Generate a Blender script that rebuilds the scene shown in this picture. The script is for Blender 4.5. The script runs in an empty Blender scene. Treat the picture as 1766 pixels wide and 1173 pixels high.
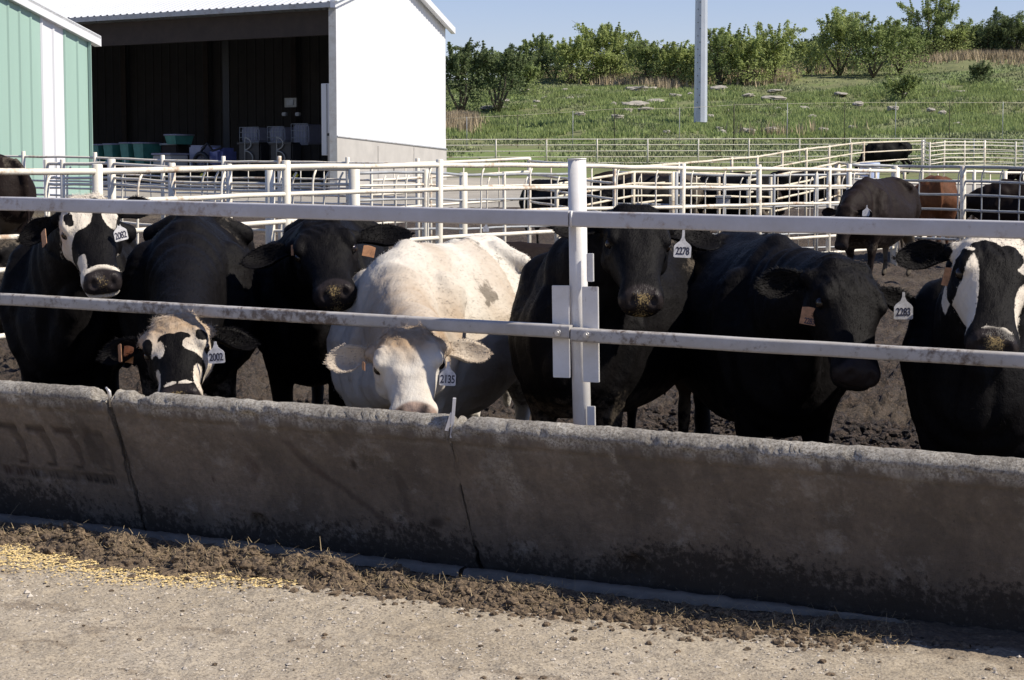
import bpy, bmesh, math, random
import numpy as np
from mathutils import Vector, Matrix
S = bpy.context.scene
C = S.collection
# ------------------------------------------------------------------ camera, sky, sun, exposure
F = 3400.0; EYE = 1.58
PITCH = math.atan(291.5 / F)
cam_d = bpy.data.cameras.new('camera'); cam = bpy.data.objects.new('camera', cam_d); C.objects.link(cam)
cam.location = (0, 0, EYE); cam.rotation_euler = (math.pi / 2 - PITCH, 0, 0)
cam_d.sensor_width = 36.0; cam_d.lens = 36.0 * F / 1766.0
cam_d.clip_start = 0.1; cam_d.clip_end = 3000
S.camera = cam
SUN = Vector((0.972, -0.235, 0)).normalized() * math.cos(math.radians(46)); SUN.z = math.sin(math.radians(46))
w = bpy.data.worlds.new('World'); S.world = w; w.use_nodes = True
nt = w.node_tree; nt.nodes.clear()
sky = nt.nodes.new('ShaderNodeTexSky'); sky.sky_type = 'NISHITA'; sky.sun_disc = False
sky.sun_elevation = math.radians(46); sky.sun_rotation = math.atan2(SUN.x, SUN.y)
sky.air_density = 1.0; sky.dust_density = 0.0; sky.ozone_density = 4.0; sky.altitude = 0
bg = nt.nodes.new('ShaderNodeBackground'); bg.inputs[1].default_value = 0.078
out = nt.nodes.new('ShaderNodeOutputWorld')
tint = nt.nodes.new('ShaderNodeMix'); tint.data_type = 'RGBA'; tint.blend_type = 'MULTIPLY'; tint.inputs[0].default_value = 1.0
tint.inputs[7].default_value = (1.08, 0.95, 1.10, 1)
nt.links.new(sky.outputs[0], tint.inputs[6]); nt.links.new(tint.outputs[2], bg.inputs[0]); nt.links.new(bg.outputs[0], out.inputs[0])
sd = bpy.data.lights.new('sun', 'SUN'); sd.energy = 4.6; sd.angle = math.radians(0.5); sd.color = (1.0, 0.92, 0.80)
so = bpy.data.objects.new('sun', sd); C.objects.link(so); so.rotation_euler = SUN.to_track_quat('Z', 'Y').to_euler()
so.location = (20, -5, 30)
S.view_settings.view_transform = 'Standard'; S.view_settings.look = 'None'
S.view_settings.exposure = 0.5; S.view_settings.gamma = 1.0
# ------------------------------------------------------------------ frames
cp, sp = math.cos(PITCH), math.sin(PITCH)
def ray(u, v):
    dx = (u - 883.0) / F; dz = (586.5 - v) / F
    return Vector((dx, cp + dz * sp, -sp + dz * cp))
def px(u, v, Y):
    d = ray(u, v); k = Y / d.y
    return Vector((d.x * k, Y, EYE + d.z * k))
def pxg(u, Y):                      # ground X for image column u at distance Y
    return px(u, 400, Y).x
O = Vector((0.266, 7.73, 0)); TH = math.radians(26.3)
A = Vector((math.cos(TH), -math.sin(TH), 0)); B = Vector((math.sin(TH), math.cos(TH), 0))
SL = -0.013
def W(a, b, z): return O + A * a + B * b + Vector((0, 0, z + SL * a))
def a_for_u(u, b, z):
    lo, hi = -8.0, 6.0
    for _ in range(50):
        m = (lo + hi) / 2; p = W(m, b, z)
        uu = 883 + F * p.x / (p.y * cp - (p.z - EYE) * sp)
        if uu < u: lo = m
        else: hi = m
    return (lo + hi) / 2
YS = [-60, 0, 22, 40, 60, 85, 95, 120, 150, 180, 200, 230, 420]
ZS = [0, 0, 0, .35, 1.0, 1.55, 1.86, 3.7, 6.2, 9.2, 11.0, 12.0, 11.0]
def gz(X, Y):
    X = np.asarray(X, float); Y = np.asarray(Y, float)
    base = np.interp(Y, YS, ZS)
    a = (X - O.x) * A.x + (Y - O.y) * A.y
    near = SL * np.clip(a, -8, 8) * np.clip(1 - (Y - 12) / 15, 0, 1)
    lat = np.clip(Y - 100, 0, 120) / 100 * np.clip(X, -40, 90) * 0.055
    return base + near + lat
def terr(u, v, y0=15.0, y1=300.0):
    d = ray(u, v); Y = y0
    while Y < y1:
        k = Y / d.y
        if EYE + d.z * k < float(gz(d.x * k, Y)): return Vector((d.x * k, Y, float(gz(d.x * k, Y))))
        Y += 0.25 if Y < 60 else 0.5
    k = y1 / d.y
    return Vector((d.x * 205 / d.y, 205.0, float(gz(d.x * 205 / d.y, 205.0))))
# ------------------------------------------------------------------ noise
def _hash(ix, iy, iz, seed):
    n = (ix * 73856093) ^ (iy * 19349663) ^ (iz * 83492791) ^ (seed * 2654435)
    n = (n ^ (n >> 13)) * 1274126177
    n = n ^ (n >> 16)
    return ((n & 0xffffff) / float(0xffffff)) * 2 - 1
def vnoise(x, y, z=0.0, seed=1):
    x, y, z = np.broadcast_arrays(np.asarray(x, float), np.asarray(y, float), np.asarray(z, float))
    ix, iy, iz = np.floor(x).astype(np.int64), np.floor(y).astype(np.int64), np.floor(z).astype(np.int64)
    fx, fy, fz = x - ix, y - iy, z - iz
    fx, fy, fz = [f * f * (3 - 2 * f) for f in (fx, fy, fz)]
    r = 0
    for dx in (0, 1):
        for dy in (0, 1):
            for dz in (0, 1):
                wgt = (fx if dx else 1 - fx) * (fy if dy else 1 - fy) * (fz if dz else 1 - fz)
                r = r + wgt * _hash(ix + dx, iy + dy, iz + dz, seed)
    return r
def fbm(x, y, z=0.0, oct=4, seed=1, gain=0.5):
    r = 0; amp = 1; f = 1.0
    for o in range(oct):
        r = r + amp * vnoise(np.asarray(x) * f, np.asarray(y) * f, np.asarray(z) * f, seed + o * 7)
        amp *= gain; f *= 2.03
    return r
def sstep(a, b, x):
    t = np.clip((x - a) / (b - a), 0, 1); return t * t * (3 - 2 * t)
# ------------------------------------------------------------------ materials
class NT:
    def __init__(s, name):
        s.m = bpy.data.materials.new(name); s.m.use_nodes = True
        s.t = s.m.node_tree; s.n = s.t.nodes; s.bsdf = s.n['Principled BSDF']; s.L = s.t.links.new
        s.tc = s.n.new('ShaderNodeTexCoord'); s.co = s.tc.outputs['Object']
    def mapping(s, scale, src=None):
        m = s.n.new('ShaderNodeMapping'); m.inputs['Scale'].default_value = scale
        s.L(src or s.co, m.inputs[0]); return m.outputs[0]
    def noise(s, scale, detail=4, rough=.6, vec=None, dist=0):
        n = s.n.new('ShaderNodeTexNoise'); n.inputs['Scale'].default_value = scale
        n.inputs['Detail'].default_value = detail; n.inputs['Roughness'].default_value = rough
        n.inputs['Distortion'].default_value = dist
        s.L(vec or s.co, n.inputs[0]); return n.outputs[0]
    def voro(s, scale, vec=None, out=0):
        n = s.n.new('ShaderNodeTexVoronoi'); n.inputs['Scale'].default_value = scale
        s.L(vec or s.co, n.inputs[0]); return n.outputs[out]
    def ramp(s, fac, stops):
        r = s.n.new('ShaderNodeValToRGB'); e = r.color_ramp.elements
        while len(e) < len(stops): e.new(0.5)
        for i, (p, c) in enumerate(stops):
            e[i].position = p; e[i].color = (c if isinstance(c, tuple) else (c, c, c)) + (1,)
        s.L(fac, r.inputs[0]); return r.outputs[0]
    def mix(s, fac, a, b, mode='MIX'):
        m = s.n.new('ShaderNodeMix'); m.data_type = 'RGBA'; m.blend_type = mode
        for sock, val in ((m.inputs[0], fac), (m.inputs[6], a), (m.inputs[7], b)):
            if hasattr(val, 'links'): s.L(val, sock)
            elif isinstance(val, tuple): sock.default_value = val + (1,)
            else: sock.default_value = val
        return m.outputs[2]
    def math(s, op, a, b=0.0):
        m = s.n.new('ShaderNodeMath'); m.operation = op
        for i, val in enumerate((a, b)):
            if hasattr(val, 'links'): s.L(val, m.inputs[i])
            else: m.inputs[i].default_value = val
        return m.outputs[0]
    def attr(s, name):
        a = s.n.new('ShaderNodeAttribute'); a.attribute_name = name; return a.outputs['Fac']
    def sep(s, vec=None):
        a = s.n.new('ShaderNodeSeparateXYZ'); s.L(vec or s.co, a.inputs[0]); return a.outputs
    def col(s, c):
        if hasattr(c, 'links'): s.L(c, s.bsdf.inputs['Base Color'])
        else: s.bsdf.inputs['Base Color'].default_value = c + (1,)
    def rough(s, c):
        if hasattr(c, 'links'): s.L(c, s.bsdf.inputs['Roughness'])
        else: s.bsdf.inputs['Roughness'].default_value = c
    def bump(s, h, strength=.5, dist=.01):
        b = s.n.new('ShaderNodeBump'); b.inputs['Strength'].default_value = strength
        b.inputs['Distance'].default_value = dist; s.L(h, b.inputs['Height'])
        s.L(b.outputs[0], s.bsdf.inputs['Normal'])
M = {}
def simple(name, c, rough=.7, metal=0, var=.25, scale=12, bump=0, spec=.5):
    t = NT(name); n = t.noise(scale, 5)
    t.col(t.mix(t.ramp(n, [(.3, 0.0), (.7, 1.0)]), tuple(x * (1 - var) for x in c), tuple(min(1, x * (1 + var)) for x in c)))
    t.rough(rough); t.bsdf.inputs['Metallic'].default_value = metal
    t.bsdf.inputs['Specular IOR Level'].default_value = spec
    if bump: t.bump(n, bump, .01)
    M[name] = t.m; return t.m
def paint_steel(name, base, rust, rustamt, grime=.25, scale=6, rough=.45):
    t = NT(name)
    n1 = t.noise(scale, 6, .7); n2 = t.noise(scale * 5, 4, .7); n3 = t.noise(scale * .4, 3)
    c = t.mix(t.ramp(n1, [(.35, 0.0), (.75, 1.0)]), base, tuple(x * (1 - grime) * k for x, k in zip(base, (1, .96, .88))))
    f = t.ramp(t.math('ADD', t.math('MULTIPLY', n3, .6), t.math('MULTIPLY', n2, .5)), [(.66 - rustamt * .3, 0.0), (.76 - rustamt * .3, 1.0)])
    t.col(t.mix(f, c, rust)); t.rough(rough); t.bump(n2, .25, .004)
    M[name] = t.m
paint_steel('white_paint', (.74, .73, .72), (.32, .24, .18), .12, .22, 5)
paint_steel('rail_paint', (.50, .50, .53), (.28, .23, .20), .18, .2, 5)
paint_steel('neck_rail_paint', (.46, .44, .42), (.13, .10, .08), .34, .3, 7)
paint_steel('pen_white', (.78, .74, .64), (.42, .30, .20), .22, .15, 3)
paint_steel('pen_cream', (.72, .66, .52), (.36, .26, .16), .3, .15, 3)
paint_steel('galvanised', (.36, .38, .40), (.22, .20, .18), .2, .3, 4)
simple('bolt_steel', (.55, .53, .5), .4, .6, .2, 40)
simple('eye', (.012, .008, .006), .08, 0, .2, 20)
simple('tag_white', (.56, .55, .55), .5, 0, .3, 60)
simple('tag_orange', (.40, .20, .10), .5, 0, .35, 50)
simple('tag_yellow', (.75, .6, .10), .5, 0, .2, 40)
simple('ink', (.015, .015, .04), .6, 0, .3, 60)
# concrete
t = NT('bunk_concrete')
xyz = t.sep()
n1 = t.noise(2.2, 6, .65); n2 = t.noise(45, 5, .7); n3 = t.noise(9, 5, .7, t.mapping((1, 1, .35)))
spl = t.noise(42, 5, .72, t.mapping((1, 1, .8)))
c = t.mix(t.ramp(n1, [(.3, 0.0), (.7, 1.0)]), (.185, .150, .118), (.290, .240, .190))
c = t.mix(t.ramp(n2, [(.35, 0.0), (.7, 1.0)]), t.mix(.45, c, (.08, .07, .06)), c)
c = t.mix(t.ramp(n3, [(.52, 0.0), (.66, .55)]), c, (.10, .085, .068))
lip_pale = t.attr('lip')  # paler tone along the bunk lip
c = t.mix(t.math('MULTIPLY', lip_pale, t.ramp(t.noise(30, 5, .7), [(.25, .55), (.6, 1.0)])), c, t.mix(t.ramp(t.noise(95, 4, .8), [(.40, 0.0), (.56, 1.0)]), (.20, .175, .14), (.55, .52, .46)))
low = t.attr('splash')
f = t.ramp(t.math('MULTIPLY', t.math('ADD', low, t.math('MULTIPLY', spl, 1.3)), .7), [(.64, 0.0), (.78, .85)])
c = t.mix(t.ramp(t.noise(3.5, 6, .75, t.mapping((1, 1, .6))), [(.42, .0), (.62, .65)]), c, (.085, .072, .06))
c = t.mix(t.ramp(t.noise(5.5, 6, .75), [(.56, .0), (.70, .6)]), c, (.36, .34, .31))
c = t.mix(t.ramp(t.noise(80, 3, .7), [(.66, .0), (.74, .7)]), c, (.03, .022, .018))
c = t.mix(f, c, (.028, .021, .016))
c = t.mix(t.attr('mark'), c, t.mix(t.ramp(t.noise(3, 3), [(.4, 0.0), (.6, 1.0)]), (.022, .017, .014), (.045, .020, .013)))
t.col(c); t.rough(.9); t.bump(t.math('ADD', t.math('MULTIPLY', n2, 1.2), t.noise(170, 4, .8)), .9, .009)
M['bunk_concrete'] = t.m
# road gravel
t = NT('road_gravel')
n1 = t.noise(1.3, 5, .6); n2 = t.noise(70, 5, .75); v = t.voro(85); n4 = t.noise(14, 6, .7)
c = t.mix(t.ramp(n1, [(.3, 0.0), (.7, 1.0)]), (.30, .25, .18), (.385, .332, .255))
c = t.mix(t.ramp(n2, [(.36, 0.0), (.52, 1.0)]), (.13, .105, .08), c)
c = t.mix(t.ramp(t.noise(130, 4, .8), [(.54, 0.0), (.66, .7)]), c, (.50, .44, .35))
c = t.mix(t.ramp(t.voro(60, out=1), [(.84, 0.0), (.92, .45)]), c, (.50, .45, .38))
c = t.mix(t.ramp(n4, [(.62, 0.0), (.76, .35)]), c, (.20, .155, .11))
c = t.mix(t.attr('muck'), c, t.mix(t.ramp(n2, [(.35, 0.0), (.65, 1.0)]), (.05, .038, .028), (.17, .12, .075)))
t.col(c); t.rough(.95); t.bump(t.math('ADD', n2, t.math('MULTIPLY', v, .8)), .6, .006)
M['road_gravel'] = t.m
# pen mud
t = NT('pen_mud')
n1 = t.noise(.9, 5, .6); n2 = t.noise(24, 6, .8); n3 = t.noise(75, 4, .75)
c = t.mix(t.ramp(n2, [(.43, 0.0), (.58, 1.0)]), (.008, .0055, .004), (.090, .062, .042))
c = t.mix(t.ramp(n3, [(.55, 0.0), (.66, .8)]), c, (.22, .155, .12))
c = t.mix(t.ramp(n1, [(.5, 0.0), (.75, .6)]), c, (.21, .165, .115))
c = t.mix(t.attr('straw'), c, t.mix(t.ramp(n3, [(.4, 0.0), (.6, 1.0)]), (.12, .08, .04), (.42, .32, .17)))
t.col(c); t.rough(.9); t.bump(t.math('ADD', n3, n2), 1.0, .04)
M['pen_mud'] = t.m
# big ground: bare dirt near, pale lot, grass far
t = NT('ground')
xyz = t.sep(); y = xyz[1]
n0 = t.noise(.12, 5, .6); n1 = t.noise(.9, 6, .7); n2 = t.noise(6, 5, .7)
dirt = t.mix(t.ramp(n1, [(.35, 0.0), (.65, 1.0)]), (.09, .07, .05), (.19, .155, .12))
pale = t.mix(t.ramp(n1, [(.3, 0.0), (.7, 1.0)]), (.27, .25, .215), (.38, .355, .31))
grass = t.mix(t.ramp(n1, [(.35, 0.0), (.65, 1.0)]), (.10, .12, .06), (.20, .215, .10))
grass = t.mix(t.ramp(n2, [(.45, 0.0), (.7, .7)]), grass, (.22, .20, .11))
grass = t.mix(t.ramp(n0, [(.5, 0.0), (.6, .8)]), grass, (.15, .21, .065))
yy = t.math('ADD', y, t.math('MULTIPLY', t.math('SUBTRACT', n0, .5), 14))
c = t.mix(t.ramp(t.math('MULTIPLY', yy, 1 / 200.), [(.17, 0.0), (.2, 1.0)]), dirt, pale)
c = t.mix(t.ramp(t.math('MULTIPLY', yy, 1 / 200.), [(.36, 0.0), (.375, 1.0)]), c, grass)
t.col(c); t.rough(1.0); t.bump(n2, .4, .05); t.bsdf.inputs['Specular IOR Level'].default_value = .1
M['ground'] = t.m
def siding(name, c1, c2=None):
    t = NT(name); n = t.noise(1.5, 4); n2 = t.noise(.6, 3, .5, t.mapping((3, 3, .4)))
    c = t.mix(t.ramp(n2, [(.3, 0.0), (.75, 1.0)]), c1, tuple(x * .9 for x in c1))
    t.col(c); t.rough(.5); t.bump(n, .1, .01); M[name] = t.m
siding('siding_white', (.66, .67, .69)); siding('siding_green', (.30, .44, .375)); siding('roof_white', (.62, .64, .66))
simple('concrete_wall', (.40, .385, .36), .9, 0, .1, 1.5, .3)
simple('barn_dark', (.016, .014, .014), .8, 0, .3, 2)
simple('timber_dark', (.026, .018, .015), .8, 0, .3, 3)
simple('tank_white', (.26, .26, .32), .6, 0, .1, 6)
simple('bin_green', (.06, .22, .17), .5, 0, .2, 5)
simple('machine_blue', (.12, .14, .32), .4, .2, .3, 6)
simple('machine_dark', (.008, .008, .010), .5, 0, .3, 6)
simple('paper_white', (.30, .30, .28), .8, 0, .1, 6)
simple('lamp_yellow', (.8, .7, .05), .4, 0, .1, 6)
simple('pole_steel', (.50, .53, .58), .38, .25, .08, 1)
simple('limestone', (.32, .295, .25), .95, 0, .25, 2, .6)
simple('bark', (.10, .08, .06), .9, 0, .3, 4)
simple('manure', (.115, .082, .052), .95, 0, .9, 60, 1.0)
simple('straw', (.33, .25, .14), .8, 0, .35, 8)
simple('corn', (.60, .45, .20), .8, 0, .6, 90)
simple('pebble', (.42, .375, .315), .9, 0, .35, 9, .3)
simple('water_tank', (.35, .42, .6), .5, 0, .15, 5)
simple('dry_grass', (.36, .29, .185), .9, 0, .3, .5)
simple('grass_blade', (.22, .25, .12), .9, 0, .5, .35)
def leaf(name, c):
    t = NT(name); n = t.noise(.9, 4, .7); n2 = t.noise(9, 2)
    cc = t.mix(t.ramp(n, [(.3, 0.0), (.7, 1.0)]), tuple(x * .55 for x in c), tuple(x * 1.3 for x in c))
    t.col(t.mix(t.ramp(n2, [(.3, 0.0), (.8, .5)]), cc, (c[0] * 1.8, c[1] * 1.5, c[2] * 1.2)))
    t.rough(.7); t.bsdf.inputs['Specular IOR Level'].default_value = .2
    tr = t.n.new('ShaderNodeBsdfTranslucent'); t.L(cc, tr.inputs[0])
    mx = t.n.new('ShaderNodeMixShader'); mx.inputs[0].default_value = .45
    o = t.n['Material Output']; t.L(t.bsdf.outputs[0], mx.inputs[1]); t.L(tr.outputs[0], mx.inputs[2]); t.L(mx.outputs[0], o.inputs[0])
    M[name] = t.m
leaf('leaf_mid', (.26, .33, .13)); leaf('leaf_bright', (.34, .41, .155)); leaf('leaf_dark', (.15, .20, .095)); simple('kerb_concrete', (.15, .135, .115), .9, 0, .2, 8, .3)
leaf('leaf_red', (.19, .10, .075))
# cow coats
def coat(name, dark, white, hair=1.0):
    t = NT(name)
    nz = t.noise(38, 5, .7); nb = t.noise(4.5, 5, .65); ns = t.noise(70, 4, .7, t.mapping((1, .18, .5)))
    w0 = t.math('ADD', t.attr('white'), t.math('MULTIPLY', t.math('SUBTRACT', t.noise(48, 6, .8), .5), .75))
    f = t.ramp(w0, [(.42, 0.0), (.60, 1.0)])
    d = t.mix(t.ramp(ns, [(.3, 0.0), (.8, 1.0)]), dark, tuple(min(1, x * 1.9) for x in dark))
    wc = t.mix(t.ramp(ns, [(.3, 0.0), (.7, 1.0)]), tuple(x * .90 for x in white), white)
    wc = t.mix(t.math('MULTIPLY', t.attr('tan'), t.ramp(nb, [(.3, .5), (.6, 1.0)])), wc, (.33, .235, .15))
    c = t.mix(f, d, wc)
    dg = t.math('MULTIPLY', t.ramp(t.math('ADD', t.attr('dung'), t.math('SUBTRACT', t.noise(24, 6, .8), .5)), [(.44, 0.0), (.62, 1.0)]), .8)
    c = t.mix(dg, c, (.115, .095, .072))
    nose = t.attr('nose')
    c = t.mix(nose, c, t.mix(t.attr('pink'), (.022, .018, .018), (.33, .24, .19)))
    c = t.mix(t.ramp(t.math('ADD', t.math('MULTIPLY', t.attr('feed'), .31), t.math('MULTIPLY', t.noise(150, 3, .8), .95)), [(.80, 0.0), (.88, .9)]), c, (.30, .22, .10))
    t.col(c)
    r = t.mix(nose, (.62, .62, .62), (.28, .28, .28)); t.rough(r)
    t.bsdf.inputs['Specular IOR Level'].default_value = .085
    t.bump(t.math('ADD', ns, t.math('MULTIPLY', nz, .7)), .5 * hair, .008)
    M[name] = t.m
coat('coat_black', (.0032, .0028, .003), (.62, .56, .47))
coat('coat_brownblack', (.0095, .0062, .0052), (.62, .56, .47))
coat('coat_white', (.55, .50, .43), (.62, .58, .51))
coat('coat_red', (.075, .032, .016), (.5, .4, .3))
# ------------------------------------------------------------------ object helpers
def tag(o, label=None, cat=None, group=None, kind=None):
    if label: o['label'] = label
    if cat: o['category'] = cat
    if group: o['group'] = group
    if kind: o['kind'] = kind
    return o
def empty(name, loc, rz=0.0):
    o = bpy.data.objects.new(name, None); C.objects.link(o); o.location = loc; o.rotation_euler = (0, 0, rz)
    o.empty_display_size = .2
    o['_mi'] = 0; del o['_mi']
    return o
def pmat(o):
    return Matrix.Translation(o.location) @ o.rotation_euler.to_matrix().to_4x4() if o is not None else Matrix()
def world_mat(o):
    m = Matrix()
    while o is not None:
        m = pmat(o) @ m; o = o.parent
    return m
def link_mesh(name, me, mat, parent=None):
    o = bpy.data.objects.new(name, me); C.objects.link(o)
    if mat is not None: me.materials.append(M[mat] if isinstance(mat, str) else mat)
    if parent is not None: o.parent = parent
    return o
def np_mesh(name, V, Fc, smooth=True, attrs=None):
    """V (n,3); Fc list of arrays (each (m,k))."""
    me = bpy.data.meshes.new(name)
    V = np.asarray(V, np.float32)
    Fs = [np.asarray(f, np.int32) for f in Fc if len(f)]
    nl = sum(f.size for f in Fs); nf = sum(len(f) for f in Fs)
    me.vertices.add(len(V)); me.vertices.foreach_set('co', V.ravel())
    me.loops.add(nl); me.polygons.add(nf)
    me.loops.foreach_set('vertex_index', np.concatenate([f.ravel() for f in Fs]))
    tot = np.concatenate([np.full(len(f), f.shape[1], np.int32) for f in Fs])
    st = np.concatenate([[0], np.cumsum(tot)[:-1]]).astype(np.int32)
    me.polygons.foreach_set('loop_start', st); me.polygons.foreach_set('loop_total', tot)
    me.polygons.foreach_set('use_smooth', np.full(nf, smooth))
    me.update(calc_edges=True)
    for k, vals in (attrs or {}).items():
        at = me.attributes.new(k, 'FLOAT', 'POINT'); at.data.foreach_set('value', np.asarray(vals, np.float32))
    return me
def to_local(V, parent):
    if parent is None: return np.asarray(V, float)
    mi = np.array(world_mat(parent).inverted())
    V = np.asarray(V, float); return V @ mi[:3, :3].T + mi[:3, 3]
def grid_faces(nr, nc):
    i = np.arange(nr - 1)[:, None] * nc + np.arange(nc - 1)[None, :]
    return np.stack([i, i + 1, i + nc + 1, i + nc], -1).reshape(-1, 4)
class MB:
    def __init__(s): s.v = []; s.f = []; s.sm = []
    def add(s, vs, fs, sm=False):
        n = len(s.v); s.v += [tuple(v) for v in vs]; s.f += [tuple(i + n for i in f) for f in fs]; s.sm += [sm] * len(fs); return s
    def box(s, c, size, rot=None, bev=0.0):
        hx, hy, hz = [x / 2 for x in size]; bm = bmesh.new(); bmesh.ops.create_cube(bm, size=1)
        for v in bm.verts: v.co = Vector((v.co.x * size[0], v.co.y * size[1], v.co.z * size[2]))
        if bev: bmesh.ops.bevel(bm, geom=list(bm.edges), offset=bev, segments=2, affect='EDGES')
        R = rot if rot is not None else Matrix.Identity(3)
        bm.verts.index_update()
        s.add([R @ v.co + Vector(c) for v in bm.verts], [[v.index for v in f.verts] for f in bm.faces]); bm.free(); return s
    def tube(s, pts, r, seg=10, cap=True, flat=1.0):
        pts = [Vector(p) for p in pts]; n = len(pts); rs = r if isinstance(r, (list, tuple)) else [r] * n
        vs = []; up = None
        for i, p in enumerate(pts):
            d = (pts[min(i + 1, n - 1)] - pts[max(i - 1, 0)]).normalized()
            if up is None: up = Vector((0, 0, 1)) if abs(d.z) < .9 else Vector((0, 1, 0))
            x = d.cross(up).normalized(); y = x.cross(d).normalized(); up = y
            for k in range(seg):
                a = 2 * math.pi * k / seg; vs.append(p + x * math.cos(a) * rs[i] + y * math.sin(a) * rs[i] * flat)
        fs = [(i * seg + k, i * seg + (k + 1) % seg, (i + 1) * seg + (k + 1) % seg, (i + 1) * seg + k) for i in range(n - 1) for k in range(seg)]
        s.add(vs, fs, True)
        if cap:
            m = len(s.v)
            s.f.append(tuple(m - len(vs) + k for k in reversed(range(seg)))); s.sm.append(False)
            s.f.append(tuple(m - seg + k for k in range(seg))); s.sm.append(False)
        return s
    def build(s, name, mat, parent=None):
        V = to_local(np.array(s.v), parent)
        me = bpy.data.meshes.new(name); me.from_pydata([tuple(v) for v in V], [], s.f)
        me.polygons.foreach_set('use_smooth', s.sm); me.update()
        return link_mesh(name, me, mat, parent)
rng = np.random.default_rng(7); random.seed(5)
# ------------------------------------------------------------------ ground sheets
def ground_sheet():
    ys = np.concatenate([np.arange(-60, 20, 4.0), np.arange(20, 95, 1.5), np.arange(95, 240, 1.2), np.arange(240, 1500, 40)])
    xs = np.concatenate([np.arange(-400, -60, 25.0), np.arange(-60, 80, 1.5), np.arange(80, 420, 25.0)])
    X, Y = np.meshgrid(xs, ys)
    Z = gz(X, Y)
    Z = Z + np.clip((Y - 100) / 20, 0, 1) * (0.35 * fbm(X * .12, Y * .12, 0, 4, 3)) - .06 * np.clip((50 - Y) / 20, 0, 1)
    me = np_mesh('ground', np.stack([X, Y, Z], -1).reshape(-1, 3), [grid_faces(len(ys), len(xs))])
    tag(link_mesh('ground', me, 'ground'), kind='structure')
ground_sheet()
def pen_sheet():
    ys = 7.0 * np.exp(np.concatenate([np.arange(0, .75, .0026), np.arange(.75, 1.95, .006)]))
    us = np.linspace(-420, 2190, 560)
    Y, U = np.meshgrid(ys, us, indexing='ij')
    X = (U - 883) / F * Y
    b = (X - O.x) * B.x + (Y - O.y) * B.y; a = (X - O.x) * A.x + (Y - O.y) * A.y
    k = sstep(.05, .4, b)
    lump = np.clip(fbm(X * 5, Y * 5, 0, 5, 11, .62), -.6, 1.6)
    hoof = -np.clip(vnoise(X * 7, Y * 7, 3.3, 5) - .25, 0, 1)
    Z = gz(X, Y) + (.040 * lump + .045 * np.abs(fbm(X * 11, Y * 11, 0, 4, 17, .6)) + .09 * hoof + .05 * fbm(X * .8, Y * .8, 1, 3, 4)) * k * np.clip(1.25 - Y / 60, .25, 1) + .02
    Z = Z - (1 - k) * .05
    straw = np.exp(-((a - 1.55) / .35) ** 2 - ((b - .75) / .22) ** 2) * .95 + .35 * np.clip(vnoise(X * 1.1, Y * 1.1, 0, 9) - .45, 0, 1)
    keep = (b > -.02)
    Fc = grid_faces(len(ys), len(us)); kp = keep.ravel(); Fc = Fc[kp[Fc].all(1)]
    me = np_mesh('pen_ground', np.stack([X, Y, Z], -1).reshape(-1, 3), [Fc], attrs={'straw': straw.ravel()})
    tag(link_mesh('pen_ground', me, 'pen_mud'), kind='structure')
pen_sheet()
def road_z(a, b):
    return SL * a + .006 * fbm(a * 14, b * 14, 0, 5, 21, .65) + .012 * vnoise(a * 1.5, b * 2, 0, 6) + .012
def road_sheet():
    as_ = np.concatenate([np.arange(-9, -4, .1), np.arange(-4, 3.2, .0125), np.arange(3.2, 9, .1)])
    bs = np.concatenate([np.arange(-12, -2.6, .15), np.arange(-2.6, -.10, .0125)])
    Bb, Aa = np.meshgrid(bs, as_, indexing='ij')
    Z = road_z(Aa, Bb)
    P = np.array(O)[None] + Aa.reshape(-1, 1) * np.array(A) + Bb.reshape(-1, 1) * np.array(B)
    P[:, 2] = Z.ravel()
    muck = sstep(-.66, -.50, Bb + .05 * fbm(Aa * 5, Bb * 5, 0, 4, 31)) * .95
    muck = np.maximum(muck, .55 * sstep(-.85, -.6, Bb + .12 * fbm(Aa * 9, Bb * 9, 0, 4, 33)))
    muck = np.maximum(muck, .45 * sstep(.62, .85, fbm(Aa * 4, Bb * 7, 0, 4, 37)))
    me = np_mesh('road', P, [grid_faces(len(bs), len(as_))], attrs={'muck': muck.ravel()})
    tag(link_mesh('road', me, 'road_gravel'), kind='structure')
road_sheet()
# kerb strip of concrete at the foot of the bunk
def kerb():
    for a0, a1, nm in ((-3.9, -.33, 'concrete_kerb'), (-.31, 1.42, 'concrete_kerb')):
        n = int((a1 - a0) / .012); av = np.linspace(a0, a1, n)
        prof = [(-.405, .0), (-.400, .022), (-.385, .03), (-.355, .032), (-.340, .026), (-.335, 0)]
        V = []
        taper = np.clip((a1 - av) / .7, 0.02, 1) if a1 > 1 else np.ones(n)
        for j, (b, z) in enumerate(prof):
            bb = -.335 + (b + .335) * taper + .008 * fbm(av * 20, j * .4, 0, 4, 41)
            zz = z * (0.5 + .5 * taper) + .003 * fbm(av * 30, j, 0, 3, 43) + .002
            P = np.array(O)[None] + av[:, None] * np.array(A) + bb[:, None] * np.array(B)
            P[:, 2] = zz + SL * av + .01; V.append(P)
        V = np.concatenate(V)
        me = np_mesh(nm, V, [grid_faces(len(prof), n)[:, ::-1]])
        tag(link_mesh(nm, me, 'kerb_concrete'), kind='structure')
kerb()
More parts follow.
